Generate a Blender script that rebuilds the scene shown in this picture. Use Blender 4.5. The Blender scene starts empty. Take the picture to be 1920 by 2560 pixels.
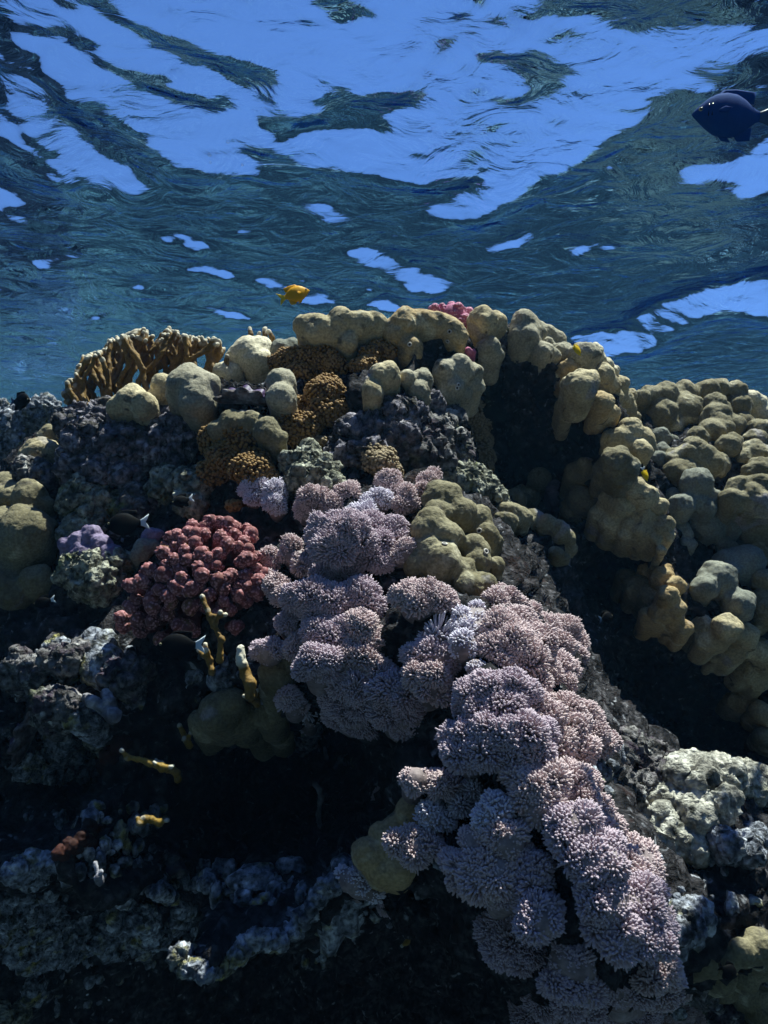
import bpy, math, time
import numpy as np
from mathutils import Vector
T0 = time.time()
S = bpy.context.scene
COL = S.collection
# ------------------------------------------------------------------ camera, world, sun, exposure
PITCH = math.radians(12.0)
FPX = 1280.0 / math.tan(math.radians(34.0))
cam = bpy.data.cameras.new('camera'); camo = bpy.data.objects.new('camera', cam); COL.objects.link(camo)
cam.sensor_fit = 'VERTICAL'; cam.sensor_height = 24.0; cam.sensor_width = 18.0
cam.lens = 12.0 / math.tan(math.radians(34.0))
cam.clip_start = 0.02; cam.clip_end = 200.0
camo.location = (0, 0, 0); camo.rotation_euler = (math.pi / 2 + PITCH, 0, 0)
cam.dof.use_dof = True; cam.dof.focus_distance = 1.05; cam.dof.aperture_fstop = 9.0
S.camera = camo
SUN_EL = math.radians(75.0); SUN_AZ = math.radians(74.0)       # azimuth clockwise from +Y
W = bpy.data.worlds.new("World"); S.world = W; W.use_nodes = True
wn = W.node_tree; wn.nodes.clear()
sky = wn.nodes.new('ShaderNodeTexSky'); sky.sky_type = 'NISHITA'; sky.sun_disc = False
sky.sun_elevation = SUN_EL; sky.sun_rotation = SUN_AZ
sky.air_density = 1.0; sky.dust_density = 0.0; sky.ozone_density = 5.0
bg = wn.nodes.new('ShaderNodeBackground'); bg.inputs['Strength'].default_value = 0.055
wo = wn.nodes.new('ShaderNodeOutputWorld')
wn.links.new(sky.outputs[0], bg.inputs[0]); wn.links.new(bg.outputs[0], wo.inputs[0])
sl = bpy.data.lights.new('sun', 'SUN'); sl.energy = 5.0; sl.angle = math.radians(0.5); sl.color = (1.0, 0.78, 0.50)
so = bpy.data.objects.new('sun', sl); COL.objects.link(so)
tosun = Vector((math.sin(SUN_AZ) * math.cos(SUN_EL), math.cos(SUN_AZ) * math.cos(SUN_EL), math.sin(SUN_EL)))
so.rotation_euler = tosun.to_track_quat('Z', 'Y').to_euler(); so.location = tosun * 8
S.view_settings.view_transform = 'Standard'; S.view_settings.look = 'None'
S.view_settings.exposure = 1.8; S.view_settings.gamma = 1.0
S.cycles.use_denoising = True
S.cycles.max_bounces = 8; S.cycles.transparent_max_bounces = 12; S.cycles.volume_bounces = 0
S.cycles.diffuse_bounces = 3; S.cycles.glossy_bounces = 4
S.cycles.caustics_reflective = False; S.cycles.caustics_refractive = False

HAZE = True
SURF = 0.95                                                   # height of the water surface above the lens
rng = np.random.RandomState(7)
# ------------------------------------------------------------------ picture reading helpers
OFF = {1: (0, 0), 2: (960, 0), 3: (0, 640), 4: (960, 640), 5: (0, 1280), 6: (960, 1280), 7: (0, 1920), 8: (960, 1920)}
CS = 960 / 1659.0
cp, sp_ = math.cos(PITCH), math.sin(PITCH)
def ray(px, py):
    a = (px - 960) / FPX; b = (1280 - py) / FPX
    return np.array([a, cp - b * sp_, sp_ + b * cp])
def at(px, py, Y):
    d = ray(px, py); return d * (Y / d[1])
def proj(p):
    p = np.asarray(p); f = p[..., 1] * cp + p[..., 2] * sp_; u = -p[..., 1] * sp_ + p[..., 2] * cp
    f = np.where(f < 1e-3, 1e-3, f)
    return 960 + FPX * p[..., 0] / f, 1280 - FPX * u / f
def cpx(k, x, y): return OFF[k][0] + x * CS, OFF[k][1] + y * CS
# ------------------------------------------------------------------ noise
def _h(i, j, k, s):
    n = (i * 374761393 + j * 668265263 + k * 2147483647 + s * 1274126177) & 0xffffffff
    n = ((n ^ (n >> 13)) * 1274126177) & 0xffffffff
    n = (n ^ (n >> 16))
    return (n & 0xffff) / 65535.0
def vn(p, s=0):                                                # value noise in [-1,1]
    p = np.asarray(p, float); f = np.floor(p); t = p - f; i = f.astype(np.int64); t = t * t * (3 - 2 * t)
    r = 0
    for a in (0, 1):
        wa = t[..., 0] if a else 1 - t[..., 0]
        for b in (0, 1):
            wb = t[..., 1] if b else 1 - t[..., 1]
            for c in (0, 1):
                wc = t[..., 2] if c else 1 - t[..., 2]
                r = r + wa * wb * wc * _h(i[..., 0] + a, i[..., 1] + b, i[..., 2] + c, s)
    return r * 2 - 1
def fbm(p, o=4, s=0, ridged=False):
    p = np.asarray(p, float); r = 0; a = 1.0; tot = 0
    for q in range(o):
        n = vn(p * (2.03 ** q) + 17.3 * q, s + q)
        if ridged: n = 1 - 2 * np.abs(n)
        r = r + a * n; tot += a; a *= 0.5
    return r / tot
def worley(p, s=0):
    p = np.asarray(p, float); f = np.floor(p).astype(np.int64); best = np.full(p.shape[:-1], 9.0)
    for a in (-1, 0, 1):
        for b in (-1, 0, 1):
            for c in (-1, 0, 1):
                i, j, k = f[..., 0] + a, f[..., 1] + b, f[..., 2] + c
                q = np.stack([i + _h(i, j, k, s), j + _h(i, j, k, s + 5), k + _h(i, j, k, s + 9)], -1)
                best = np.minimum(best, ((q - p) ** 2).sum(-1))
    return np.sqrt(best)
# ------------------------------------------------------------------ meshes
def mesh(name, V, Q, smooth=True, col=None, mat=None):
    V = np.ascontiguousarray(V, np.float32); me = bpy.data.meshes.new(name)
    if not isinstance(Q, (list, tuple)): Q = [Q]
    Q = [np.asarray(q, np.int32) for q in Q if len(q)]
    nl = sum(q.size for q in Q); nf = sum(len(q) for q in Q)
    me.vertices.add(len(V)); me.vertices.foreach_set('co', V.ravel())
    me.loops.add(nl); me.polygons.add(nf)
    me.loops.foreach_set('vertex_index', np.concatenate([q.ravel() for q in Q]))
    ls = []; o = 0
    for q in Q:
        ls.append(o + np.arange(len(q)) * q.shape[1]); o += q.size
    me.polygons.foreach_set('loop_start', np.concatenate(ls).astype(np.int32))
    me.update(calc_edges=True)
    me.polygons.foreach_set('use_smooth', np.full(nf, smooth))
    if col is not None:
        a = me.attributes.new('tip', 'FLOAT', 'POINT'); a.data.foreach_set('value', np.asarray(col, np.float32))
    me.validate()
    if mat: me.materials.append(mat)
    return me
def link(name, me, parent=None, loc=None):
    o = bpy.data.objects.new(name, me); COL.objects.link(o)
    if parent is not None: o.parent = parent
    if loc is not None: o.location = loc
    return o
def tag(o, label, cat, group=None, kind=None):
    if label: o['label'] = label
    if cat: o['category'] = cat
    if group: o['group'] = group
    if kind: o['kind'] = kind
    return o
def normals(V, Q):
    a, b, c = V[Q[:, 0]], V[Q[:, 1]], V[Q[:, 2]]; n = np.cross(b - a, c - a)
    N = np.zeros_like(V)
    for k in range(Q.shape[1]):
        for ax in range(3): N[:, ax] += np.bincount(Q[:, k], n[:, ax], len(V))
    return N / np.maximum(np.linalg.norm(N, axis=1, keepdims=True), 1e-12)
def surfnet(F, o, h):
    Sg = F < 0; n = np.array(F.shape) - 1
    c = np.zeros(n, np.int8)
    cr = [(a, b, d) for a in (0, 1) for b in (0, 1) for d in (0, 1)]
    sl_ = lambda A, q: A[q[0]:q[0] + n[0], q[1]:q[1] + n[1], q[2]:q[2] + n[2]]
    for q in cr: c += sl_(Sg, q)
    act = (c > 0) & (c < 8); idx = np.full(n, -1, np.int64); m = int(act.sum()); idx[act] = np.arange(m)
    pos = np.argwhere(act).astype(float); acc = np.zeros((m, 3)); cnt = np.zeros(m)
    val = {q: sl_(F, q)[act] for q in cr}
    for q in cr:
        for ax in range(3):
            if q[ax] == 0:
                r = list(q); r[ax] = 1; r = tuple(r); A, B = val[q], val[r]
                s = (A < 0) != (B < 0); t = A[s] / (A[s] - B[s])
                P = np.tile(np.array(q, float), (len(t), 1)); P[:, ax] = t
                acc[s] += P; cnt[s] += 1
    V = o + h * (pos + acc / cnt[:, None]); Q = []
    for ax in range(3):
        b, d = [k for k in range(3) if k != ax]
        A = np.moveaxis(Sg, (ax, b, d), (0, 1, 2)); I = np.moveaxis(idx, (ax, b, d), (0, 1, 2))
        e = A[:-1, 1:-1, 1:-1] != A[1:, 1:-1, 1:-1]
        w = np.argwhere(e); i, j, k = w[:, 0], w[:, 1] + 1, w[:, 2] + 1
        q4 = np.stack([I[i, j - 1, k - 1], I[i, j, k - 1], I[i, j, k], I[i, j - 1, k]], 1)
        ins = A[i, j, k]
        fl = ins if ax != 1 else ~ins
        q4[~fl] = q4[~fl][:, ::-1]; Q.append(q4)
    Q = np.concatenate(Q); Q = Q[(Q >= 0).all(1)]
    return V, Q
def blob(prims, h=0.003, k=0.01):
    """prims: (a, b, ra, rb) round cones / (a, a, r, r, (sx,sy,sz)) ellipsoids; smooth union; returns V, Q, N"""
    lo = np.min([np.minimum(p[0] - p[2], p[1] - p[3]) for p in prims], 0) - 3 * h - k * .3
    hi = np.max([np.maximum(p[0] + p[2], p[1] + p[3]) for p in prims], 0) + 3 * h + k * .3
    n = np.ceil((hi - lo) / h).astype(int) + 1
    F = np.full(n, 0.5, np.float32); g = [lo[a] + h * np.arange(n[a]) for a in range(3)]
    for p in prims:
        a, b, ra, rb = p[0], p[1], p[2], p[3]; mg = k + 2 * h
        l = np.minimum(a - ra, b - rb) - mg; u = np.maximum(a + ra, b + rb) + mg
        s = [slice(max(0, int((l[q] - lo[q]) / h)), min(n[q], int((u[q] - lo[q]) / h) + 2)) for q in range(3)]; s = tuple(s)
        X, Y, Z = g[0][s[0]][:, None, None], g[1][s[1]][None, :, None], g[2][s[2]][None, None, :]
        ab = b - a; L = float(ab @ ab)
        if L < 1e-12: t = 0.0
        else: t = np.clip(((X - a[0]) * ab[0] + (Y - a[1]) * ab[1] + (Z - a[2]) * ab[2]) / L, 0, 1)
        sc = p[4] if len(p) > 4 else (1, 1, 1)
        d = np.sqrt(((X - a[0] - t * ab[0]) / sc[0]) ** 2 + ((Y - a[1] - t * ab[1]) / sc[1]) ** 2 + ((Z - a[2] - t * ab[2]) / sc[2]) ** 2) - (ra + (rb - ra) * t)
        f = F[s]; hh = np.maximum(k - np.abs(f - d), 0) / k
        F[s] = np.minimum(f, d) - hh * hh * k * 0.25
    V, Q = surfnet(F, lo, h)
    return V, Q, normals(V, Q)
# ------------------------------------------------------------------ materials
def nmat(name, cols, scale=20, rough=0.8, bump=0.3, bscale=200, tipcols=None, grain=(.72, 1.22), spec=0.2, detail=5, bdist=0.002, patch=None, sss=0):
    m = bpy.data.materials.new(name); m.use_nodes = True; t = m.node_tree; N, L = t.nodes, t.links
    b = N['Principled BSDF']; b.inputs['Roughness'].default_value = rough; b.inputs['Specular IOR Level'].default_value = spec
    g = N.new('ShaderNodeNewGeometry')
    def noise(sc, det, dist=0.0):
        n = N.new('ShaderNodeTexNoise'); n.inputs['Scale'].default_value = sc; n.inputs['Detail'].default_value = det
        n.inputs['Distortion'].default_value = dist; L.new(g.outputs['Position'], n.inputs['Vector']); return n
    def ramp(src, cs, lo=0.3, hi=0.7):
        r = N.new('ShaderNodeValToRGB'); L.new(src, r.inputs[0]); e = r.color_ramp.elements
        while len(e) < len(cs): e.new(0.5)
        for q, c in enumerate(cs):
            e[q].position = lo + (hi - lo) * q / (len(cs) - 1); e[q].color = (*c, 1)
        return r
    def mix(fac, A, B, ty='MIX'):
        x = N.new('ShaderNodeMix'); x.data_type = 'RGBA'; x.blend_type = ty
        if isinstance(fac, float): x.inputs['Factor'].default_value = fac
        else: L.new(fac, x.inputs['Factor'])
        for s_, v in ((6, A), (7, B)):
            if isinstance(v, tuple): x.inputs[s_].default_value = (*v, 1)
            else: L.new(v, x.inputs[s_])
        return x.outputs[2]
    n1 = noise(scale, detail, 0.3); c = ramp(n1.outputs['Fac'], cols).outputs[0]
    if patch:
        for (pc, psc, lo, hi) in patch:
            n2 = noise(psc, 6, 0.8); mr = N.new('ShaderNodeMapRange'); L.new(n2.outputs['Fac'], mr.inputs[0])
            mr.inputs[1].default_value = lo; mr.inputs[2].default_value = hi
            c = mix(mr.outputs[0], c, pc)
    n3 = noise(bscale * 0.6, 3); sp = ramp(n3.outputs['Fac'], [(grain[0],) * 3, (grain[1],) * 3], 0.35, 0.65)
    c = mix(1.0, c, sp.outputs[0], 'MULTIPLY')
    if tipcols:
        at_ = N.new('ShaderNodeAttribute'); at_.attribute_name = 'tip'
        r = ramp(at_.outputs['Fac'], [(0, 0, 0), (1, 1, 1)], tipcols[1], tipcols[2])
        c = mix(r.outputs[0], c, tipcols[0])
    L.new(c, b.inputs['Base Color'])
    if sss: b.inputs['Subsurface Weight'].default_value = sss; b.inputs['Subsurface Radius'].default_value = (.006, .004, .004)
    bn = noise(bscale, 6); bp = N.new('ShaderNodeBump'); bp.inputs['Strength'].default_value = bump
    bp.inputs['Distance'].default_value = bdist; L.new(bn.outputs['Fac'], bp.inputs['Height']); L.new(bp.outputs[0], b.inputs['Normal'])
    return m
M = {}
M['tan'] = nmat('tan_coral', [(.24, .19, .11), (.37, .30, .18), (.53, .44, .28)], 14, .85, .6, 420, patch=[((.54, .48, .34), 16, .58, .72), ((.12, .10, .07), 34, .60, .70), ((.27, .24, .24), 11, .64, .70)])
M['cream'] = nmat('sunlit_cream_coral', [(.48, .42, .30), (.58, .51, .37), (.68, .60, .45)], 14, .85, .5, 420)  # paler copy of the tan coral, with sunlight put into the colour
M['olive'] = nmat('olive_and_shaded_coral', [(.13, .108, .06), (.19, .16, .095), (.27, .23, .145)], 14, .85, .6, 420, patch=[((.54, .48, .34), 16, .58, .72), ((.12, .10, .07), 34, .60, .70), ((.27, .24, .24), 11, .64, .70)])  # tan corals of the shadowed right bank wear it too, shade in the colour
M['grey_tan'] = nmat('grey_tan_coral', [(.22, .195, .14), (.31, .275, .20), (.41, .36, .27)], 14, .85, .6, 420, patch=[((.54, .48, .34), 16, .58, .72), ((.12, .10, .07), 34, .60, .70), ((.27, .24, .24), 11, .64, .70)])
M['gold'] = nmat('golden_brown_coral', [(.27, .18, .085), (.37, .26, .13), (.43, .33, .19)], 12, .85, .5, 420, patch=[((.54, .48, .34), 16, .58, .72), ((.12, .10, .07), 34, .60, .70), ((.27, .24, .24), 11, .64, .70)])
M['shadow_blue'] = nmat('shaded_grey_coral', [(.12, .12, .10), (.18, .18, .15), (.25, .24, .19)], 14, .85, .35, 420)  # darker coral tone for shaded places, shade put into the colour
ROCKP = [((.05, .035, .05), 22, .50, .62), ((.42, .40, .38), 34, .58, .70), ((.10, .12, .05), 16, .60, .72)]
M['rock'] = nmat('reef_rock', grain=(.3, 1.7), cols=[(.025, .022, .022), (.11, .10, .10), (.24, .22, .22)], scale=40, rough=.9, bump=1.0, bscale=180, bdist=.007, patch=ROCKP)
M['purple_rock'] = nmat('lilac_crusted_rock', grain=(.3, 1.7), cols=[(.03, .028, .033), (.14, .125, .15), (.33, .30, .34)], scale=45, rough=.9, bump=1.0, bscale=190, bdist=.007, patch=[((.04, .035, .03), 28, .52, .64), ((.5, .46, .46), 50, .62, .74)])
M['pale_rock'] = nmat('pale_algae_rock', grain=(.3, 1.7), cols=[(.07, .07, .05), (.24, .23, .18), (.42, .41, .34)], scale=42, rough=.9, bump=1.0, bscale=190, bdist=.007, patch=[((.04, .04, .03), 30, .55, .66), ((.16, .17, .07), 18, .56, .7)])
M['pale_boulder'] = nmat('pale_boulder_rock', grain=(.4, 1.5), cols=[(.18, .165, .14), (.38, .355, .30), (.55, .52, .46)], scale=30, rough=.9, bump=1.0, bscale=190, bdist=.006, patch=[((.06, .06, .05), 26, .58, .68), ((.22, .2, .11), 14, .6, .72)])
M['shade_dark_rock'] = nmat('shade_dark_reef_rock', grain=(.3, 1.7), cols=[(.006, .006, .007), (.025, .023, .025), (.07, .065, .07)], scale=40, rough=.95, bump=1.0, bscale=160, bdist=.007, patch=[((.22, .22, .24), 60, .62, .72), ((.02, .01, .008), 20, .6, .72)], spec=.04)  # near-black base: the shade of the hollows is put into the colour
M['blue_rubble'] = nmat('blue_white_rubble', grain=(.3, 1.7), cols=[(.05, .05, .06), (.22, .23, .27), (.5, .5, .54)], scale=50, rough=.9, bump=1.0, bscale=220, bdist=.007, patch=[((.25, .22, .08), 24, .56, .68), ((.03, .03, .03), 36, .56, .66)])
M['xenia'] = nmat('lilac_soft_coral', [(.31, .22, .235), (.38, .275, .285), (.45, .34, .335)], 12, .75, .0, 300, tipcols=((.50, .40, .46), .1, 1.0), sss=.0)
M['xenia_white'] = nmat('white_soft_coral', [(.42, .38, .48), (.5, .45, .56), (.58, .53, .62)], 12, .75, .0, 300, tipcols=((.68, .62, .70), .2, 1.0))
M['xenia_pink'] = nmat('pinkish_soft_coral', [(.34, .24, .24), (.41, .30, .29), (.47, .36, .34)], 12, .75, .0, 300, tipcols=((.58, .45, .46), .1, 1.0))
M['stalk'] = nmat('soft_coral_stalk', [(.16, .12, .12), (.25, .19, .19), (.32, .26, .26)], 20, .6, .3, 260)
M['pink'] = nmat('pink_coral', [(.11, .036, .034), (.19, .06, .06), (.27, .10, .10)], 22, .7, .5, 300, tipcols=((.56, .27, .28), .35, 1.1), patch=[((.20, .10, .05), 30, .58, .68)])
M['magenta'] = nmat('magenta_coral', [(.30, .08, .16), (.42, .12, .22), (.52, .2, .3)], 30, .7, .4, 300, tipcols=((.75, .45, .55), .5, 1.0))
M['knobby'] = nmat('brown_knobby_coral', [(.055, .028, .008), (.13, .065, .018), (.23, .125, .04)], 30, .7, .4, 300, tipcols=((.32, .185, .065), .3, 1.0))
M['knobby_pale'] = nmat('pale_brown_knobby_coral', [(.08, .055, .03), (.17, .12, .06), (.26, .19, .11)], 30, .7, .4, 300, tipcols=((.34, .25, .15), .3, 1.0))
M['fire'] = nmat('fire_coral', [(.10, .055, .013), (.17, .095, .024), (.25, .145, .04)], 24, .7, .3, 400, tipcols=((.66, .60, .48), .6, 1.0))
M['fire_yellow'] = nmat('yellow_fire_coral', [(.14, .08, .012), (.22, .13, .02), (.3, .19, .04)], 24, .6, .3, 400, tipcols=((.55, .54, .50), .6, 1.0))
M['lilac'] = nmat('lilac_crust', [(.13, .10, .17), (.22, .17, .27), (.3, .24, .34)], 30, .8, .5, 300)
M['red_sponge'] = nmat('red_sponge', [(.014, .006, .005), (.035, .012, .009), (.06, .02, .015)], 30, .8, .7, 200)
M['white_tip'] = nmat('bleached_coral', [(.07, .065, .08), (.20, .19, .21), (.42, .40, .44)], 60, .8, .7, 260)
M['clam'] = nmat('clam_shell', [(.04, .03, .03), (.12, .09, .09), (.36, .32, .33)], 60, .7, .7, 260)
M['mantle'] = nmat('clam_mantle', [(.02, .015, .03), (.06, .03, .09), (.15, .10, .22)], 90, .5, .3, 200)
M['ring'] = nmat('tube_ring', [(.4, .36, .32), (.55, .5, .45), (.65, .6, .55)], 60, .7, .2, 300)
M['hole'] = nmat('tube_hole_shade', [(.01, .01, .01), (.02, .015, .015), (.03, .02, .02)], 60, .9, .2, 300)
M['flat_dark'] = nmat('dark_flat_for_reflection', [(.002, .003, .005), (.010, .013, .013), (.04, .045, .035)], 9, .95, .9, 60, bdist=.01, patch=[((.10, .13, .10), 13, .60, .66), ((.42, .46, .36), 26, .66, .70)])  # dark stretch of flat, painted to darken its mirror image in the waves
M['seabed'] = nmat('water_blue_seabed', [(.012, .02, .03), (.03, .05, .07), (.06, .09, .11)], 1.5, .95, .3, 20, bdist=.02)  # blue of deep water put into the sand colour
M['flat'] = nmat('reef_flat', [(.006, .007, .008), (.03, .034, .026), (.11, .115, .075)], 9, .95, .9, 60, bdist=.01,
                 patch=[((.20, .25, .17), 14, .55, .60), ((.002, .004, .008), 4.5, .47, .53), ((.62, .66, .46), 24, .60, .64)])  # bright specks on dark ground, painted to give glints in the mirrored surface
# ------------------------------------------------------------------ reef face depth
CT = [  # px, py, world Y of the bare reef behind what grows there
 (1000, 800, 1.33), (800, 810, 1.34), (1000, 900, 1.30), (800, 950, 1.28), (1000, 1020, 1.24), (850, 1100, 1.22), (700, 1080, 1.22), (560, 1150, 1.20),
 (700, 1200, 1.16), (900, 1250, 1.10), (1100, 1280, 1.08), (1050, 1400, 1.04), (850, 1400, 1.04), (900, 1550, 1.00), (950, 1700, 1.0), (1250, 1600, .96),
 (1350, 1750, .92), (1300, 1900, .90), (1450, 2050, .86), (1550, 2250, .82), (1700, 2540, .78), (1350, 2200, .87), (1400, 2400, .84), (1150, 1950, .95), (1130, 2150, .95),
 (1250, 2540, .86), (1500, 2540, .82),
 (200, 1090, 1.30), (300, 1000, 1.34), (450, 960, 1.34), (300, 1200, 1.28), (420, 1250, 1.25), (250, 1400, 1.22), (500, 1500, 1.10), (650, 1450, 1.08), (350, 1600, 1.12),
 (60, 1250, 1.30), (60, 1450, 1.26), (150, 1600, 1.15), (-200, 1500, 1.2), (100, 1800, 1.05), (250, 1750, 1.06), (380, 1900, 1.6), (450, 2080, 1.7), (550, 1780, 1.12), (700, 1760, 1.06),
 (700, 1950, 1.8), (830, 1880, 1.6), (900, 2080, 1.2), (850, 2150, 1.15), (100, 2100, .98), (300, 2250, 1.0), (500, 2300, 1.02), (650, 2320, 1.05), (50, 2350, .92), (60, 2530, .86), (-200, 2300, .9),
 (300, 2520, 1.6), (700, 2520, 1.8), (1000, 2450, 1.7), (1050, 2280, 1.5), (950, 1980, 1.2), (700, 2100, 1.8), (250, 2000, 1.35),
 (1340, 1200, 1.85), (1300, 1080, 1.8), (1290, 960, 1.55), (1250, 1180, 1.7), (1450, 960, 1.42), (1550, 1150, 1.50), (1450, 1280, 1.42), (1330, 1350, 1.9), (1650, 1450, 1.50), (1560, 1550, 1.62), (1800, 1600, 1.45),
 (1420, 1480, 1.95), (1500, 1650, 2.0), (1560, 1800, 1.9), (1700, 1780, 2.0), (1850, 1750, 1.8), (1600, 2000, 1.10), (1750, 2000, 1.06), (1850, 1980, 1.04), (1700, 2250, 1.8), (1850, 2200, 1.7), (1880, 2450, 1.0), (1750, 2450, 1.1),
 (1780, 1250, 1.62), (1800, 1420, 1.6), (1850, 1150, 1.66), (2200, 1300, 1.7), (2200, 1800, 1.5), (2200, 2400, 1.1),
 (1650, 1120, 1.68), (-600, 1800, 1.3), (-600, 1200, 1.9), (2700, 1500, 1.9)]
CREST = [(-1500, 1250, 3.0), (-400, 1100, 2.1), (-100, 1150, 2.4), (70, 1150, 2.2), (170, 1075, 1.38), (300, 1020, 1.36), (450, 990, 1.36), (620, 915, 1.36), (760, 850, 1.36), (1000, 830, 1.36), (1200, 840, 1.38),
         (1380, 890, 1.42), (1490, 960, 1.46), (1580, 1020, 1.66), (1720, 1015, 1.80), (1880, 1040, 1.88), (2200, 1080, 2.0), (3200, 1250, 3.0)]
P3 = np.array([at(*c) for c in CT + CREST])
cz = np.array([at(*c) for c in CREST]); CZX, CZZ, CZY = cz[:, 0], cz[:, 2], cz[:, 1]
Kf = lambda d2: np.sqrt(d2 + 0.04 ** 2)
pts = P3[:, [0, 2]]; D2 = ((pts[:, None] - pts[None]) ** 2).sum(-1)
KM = Kf(D2); n_ = len(pts)
Amat = np.zeros((n_ + 3, n_ + 3)); Amat[:n_, :n_] = KM - np.eye(n_) * 0.01
Amat[:n_, n_] = 1; Amat[:n_, n_ + 1:] = pts; Amat[n_, :n_] = 1; Amat[n_ + 1:, :n_] = pts.T
wts = np.linalg.solve(Amat, np.concatenate([P3[:, 1], [0, 0, 0]]))
def fY(x, z):
    x = np.asarray(x, float); z = np.asarray(z, float); sh = x.shape; q = np.stack([x.ravel(), z.ravel()], 1)
    out = np.empty(len(q))
    for s0 in range(0, len(q), 20000):
        qq = q[s0:s0 + 20000]; K = Kf(((qq[:, None] - pts[None]) ** 2).sum(-1))
        out[s0:s0 + 20000] = K @ wts[:n_] + wts[n_] + qq @ wts[n_ + 1:]
    return np.clip(out, .6, 3.2).reshape(sh)
def crestz(x): return np.interp(x, CZX, CZZ)
def reefY(px, py):
    Y = 1.2
    for _ in range(14):
        p = at(px, py, Y); z = min(p[2], float(crestz(p[0]))); Y = 0.5 * Y + 0.5 * float(fY(p[0], z))
    return Y
# seabed bowl, its rim raised to shut out the bright horizon sky
rr = np.array([0, 2, 4, 7, 10, 13, 16, 19, 22]); zz = np.array([-1.75, -1.75, -1.8, -1.9, -1.9, -1.5, -.6, .5, 1.2])
th = np.linspace(0, 2 * np.pi, 97)[:-1]
Vs = np.concatenate([np.stack([r * np.cos(th), r * np.sin(th), np.full(96, z)], 1) for r, z in zip(rr, zz)]); Vs[:, 2] += .05 * vn(Vs * .7)
kk = np.arange(len(rr) * 96).reshape(len(rr), 96)
Qs = np.stack([kk[:-1], np.roll(kk[:-1], -1, 1), np.roll(kk[1:], -1, 1), kk[1:]], -1).reshape(-1, 4)[:, ::-1]
tag(link('seabed_ground', mesh('seabed_ground', Vs, Qs, mat=M['seabed'])), 'seabed bowl around the reef, coloured the blue of deep water', None, kind='structure')
print('ground', time.time() - T0)
# ------------------------------------------------------------------ water surface (wave slopes solved so facets mirror or transmit)
def pip(px, py, poly):
    r = np.zeros(px.shape, bool); n = len(poly)
    x0, y0 = zip(*poly); bb = (px >= min(x0)) & (px <= max(x0)) & (py >= min(y0)) & (py <= max(y0))
    X_, Y_ = px[bb], py[bb]; q = np.zeros(X_.shape, bool)
    for i in range(n):
        x1, y1 = poly[i]; x2, y2 = poly[(i + 1) % n]
        if y1 == y2: continue
        q ^= ((y1 > Y_) != (y2 > Y_)) & (X_ < (x2 - x1) * (Y_ - y1) / (y2 - y1) + x1)
    r[bb] = q; return r
def PG(k, s): 
    v = [float(t) for t in s.replace(',', ' ').split()]; return [cpx(k, v[i], v[i + 1]) for i in range(0, len(v), 2)]
DARK = [PG(1, '0,300 130,330 190,380 240,500 340,590 450,670 540,720 620,800 700,860 800,800 700,670 600,570 500,510 430,440 380,430 350,440 280,430 270,380 230,330 120,290 0,260 -200,200 -200,280'),
 PG(1, '-200,90 0,100 60,95 150,110 270,95 330,150 400,170 420,230 470,290 560,300 700,330 740,350 700,360 800,400 900,430 960,400 1050,470 940,490 870,460 760,450 640,390 560,350 480,320 400,270 380,230 310,200 270,140 160,150 0,150 -200,150'),
 PG(1, '0,160 60,190 180,240 190,285 90,270 0,245'), PG(1, '340,-30 470,-30 540,60 640,120 760,160 900,215 1050,260 1150,290 1220,300 1180,370 1060,385 1000,350 900,300 800,270 700,220 600,160 500,100 400,50'),
 PG(1, '200,-30 290,-10 340,40 260,25'), PG(1, '0,35 100,45 130,75 80,70 0,60'), PG(1, '1320,-20 1600,-20 1620,70 1560,80 1500,110 1400,70'),
 PG(1, '1360,340 1400,350 1440,410 1470,360 1530,410 1659,400 1760,400 1850,390 1770,460 1659,500 1659,570 1400,560 1300,580 1250,630 1180,600 1100,520 1200,490 1290,505 1390,480 1370,420 1400,430 1380,370'),
 PG(1, '0,470 70,500 100,560 170,610 240,690 180,670 110,620 60,520'),
 PG(1, '-200,560 0,600 80,620 160,680 260,740 280,800 330,790 320,720 370,790 470,790 540,830 610,850 640,800 700,740 800,720 880,740 1050,750 1130,760 1100,700 1040,640 1080,620 1200,660 1350,730 1420,710 1560,750 1659,770 1739,790 1859,790 1909,760 1989,770 2079,770 2029,830 1949,870 1859,900 1829,930 1979,960 2059,950 2179,880 2299,810 2339,760 2459,740 2509,690 2579,640 2619,590 2719,560 2769,500 2619,490 2789,470 2789,420 2939,390 3059,400 3099,370 2969,300 3109,280 3259,230 3318,210 3600,180 3600,2400 -300,2400'),
 PG(2, '590,100 660,50 640,-30 1800,-30 1800,140 1659,120 1400,115 1200,120 1050,150 1000,120 940,70 800,75 700,70'),
 PG(2, '380,230 480,220 580,235 660,220 740,260 800,300 830,300 770,380 720,430 600,450 600,480 500,450 560,420 600,410 620,350 560,300 480,270 410,275'),
 PG(2, '190,200 240,160 300,140 300,180 260,240 220,215'), PG(2, '370,-20 450,-20 440,45 390,40'), PG(2, '290,80 340,45 370,70 320,100'), PG(2, '105,660 150,650 178,670 140,695'),
 PG(2, '0,505 45,540 0,565'), PG(2, '195,300 248,316 205,312'), PG(2, '440,552 530,532 480,556'), PG(1, '620,65 650,95 630,90'), PG(1, '1305,85 1345,90 1335,120')]
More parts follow.
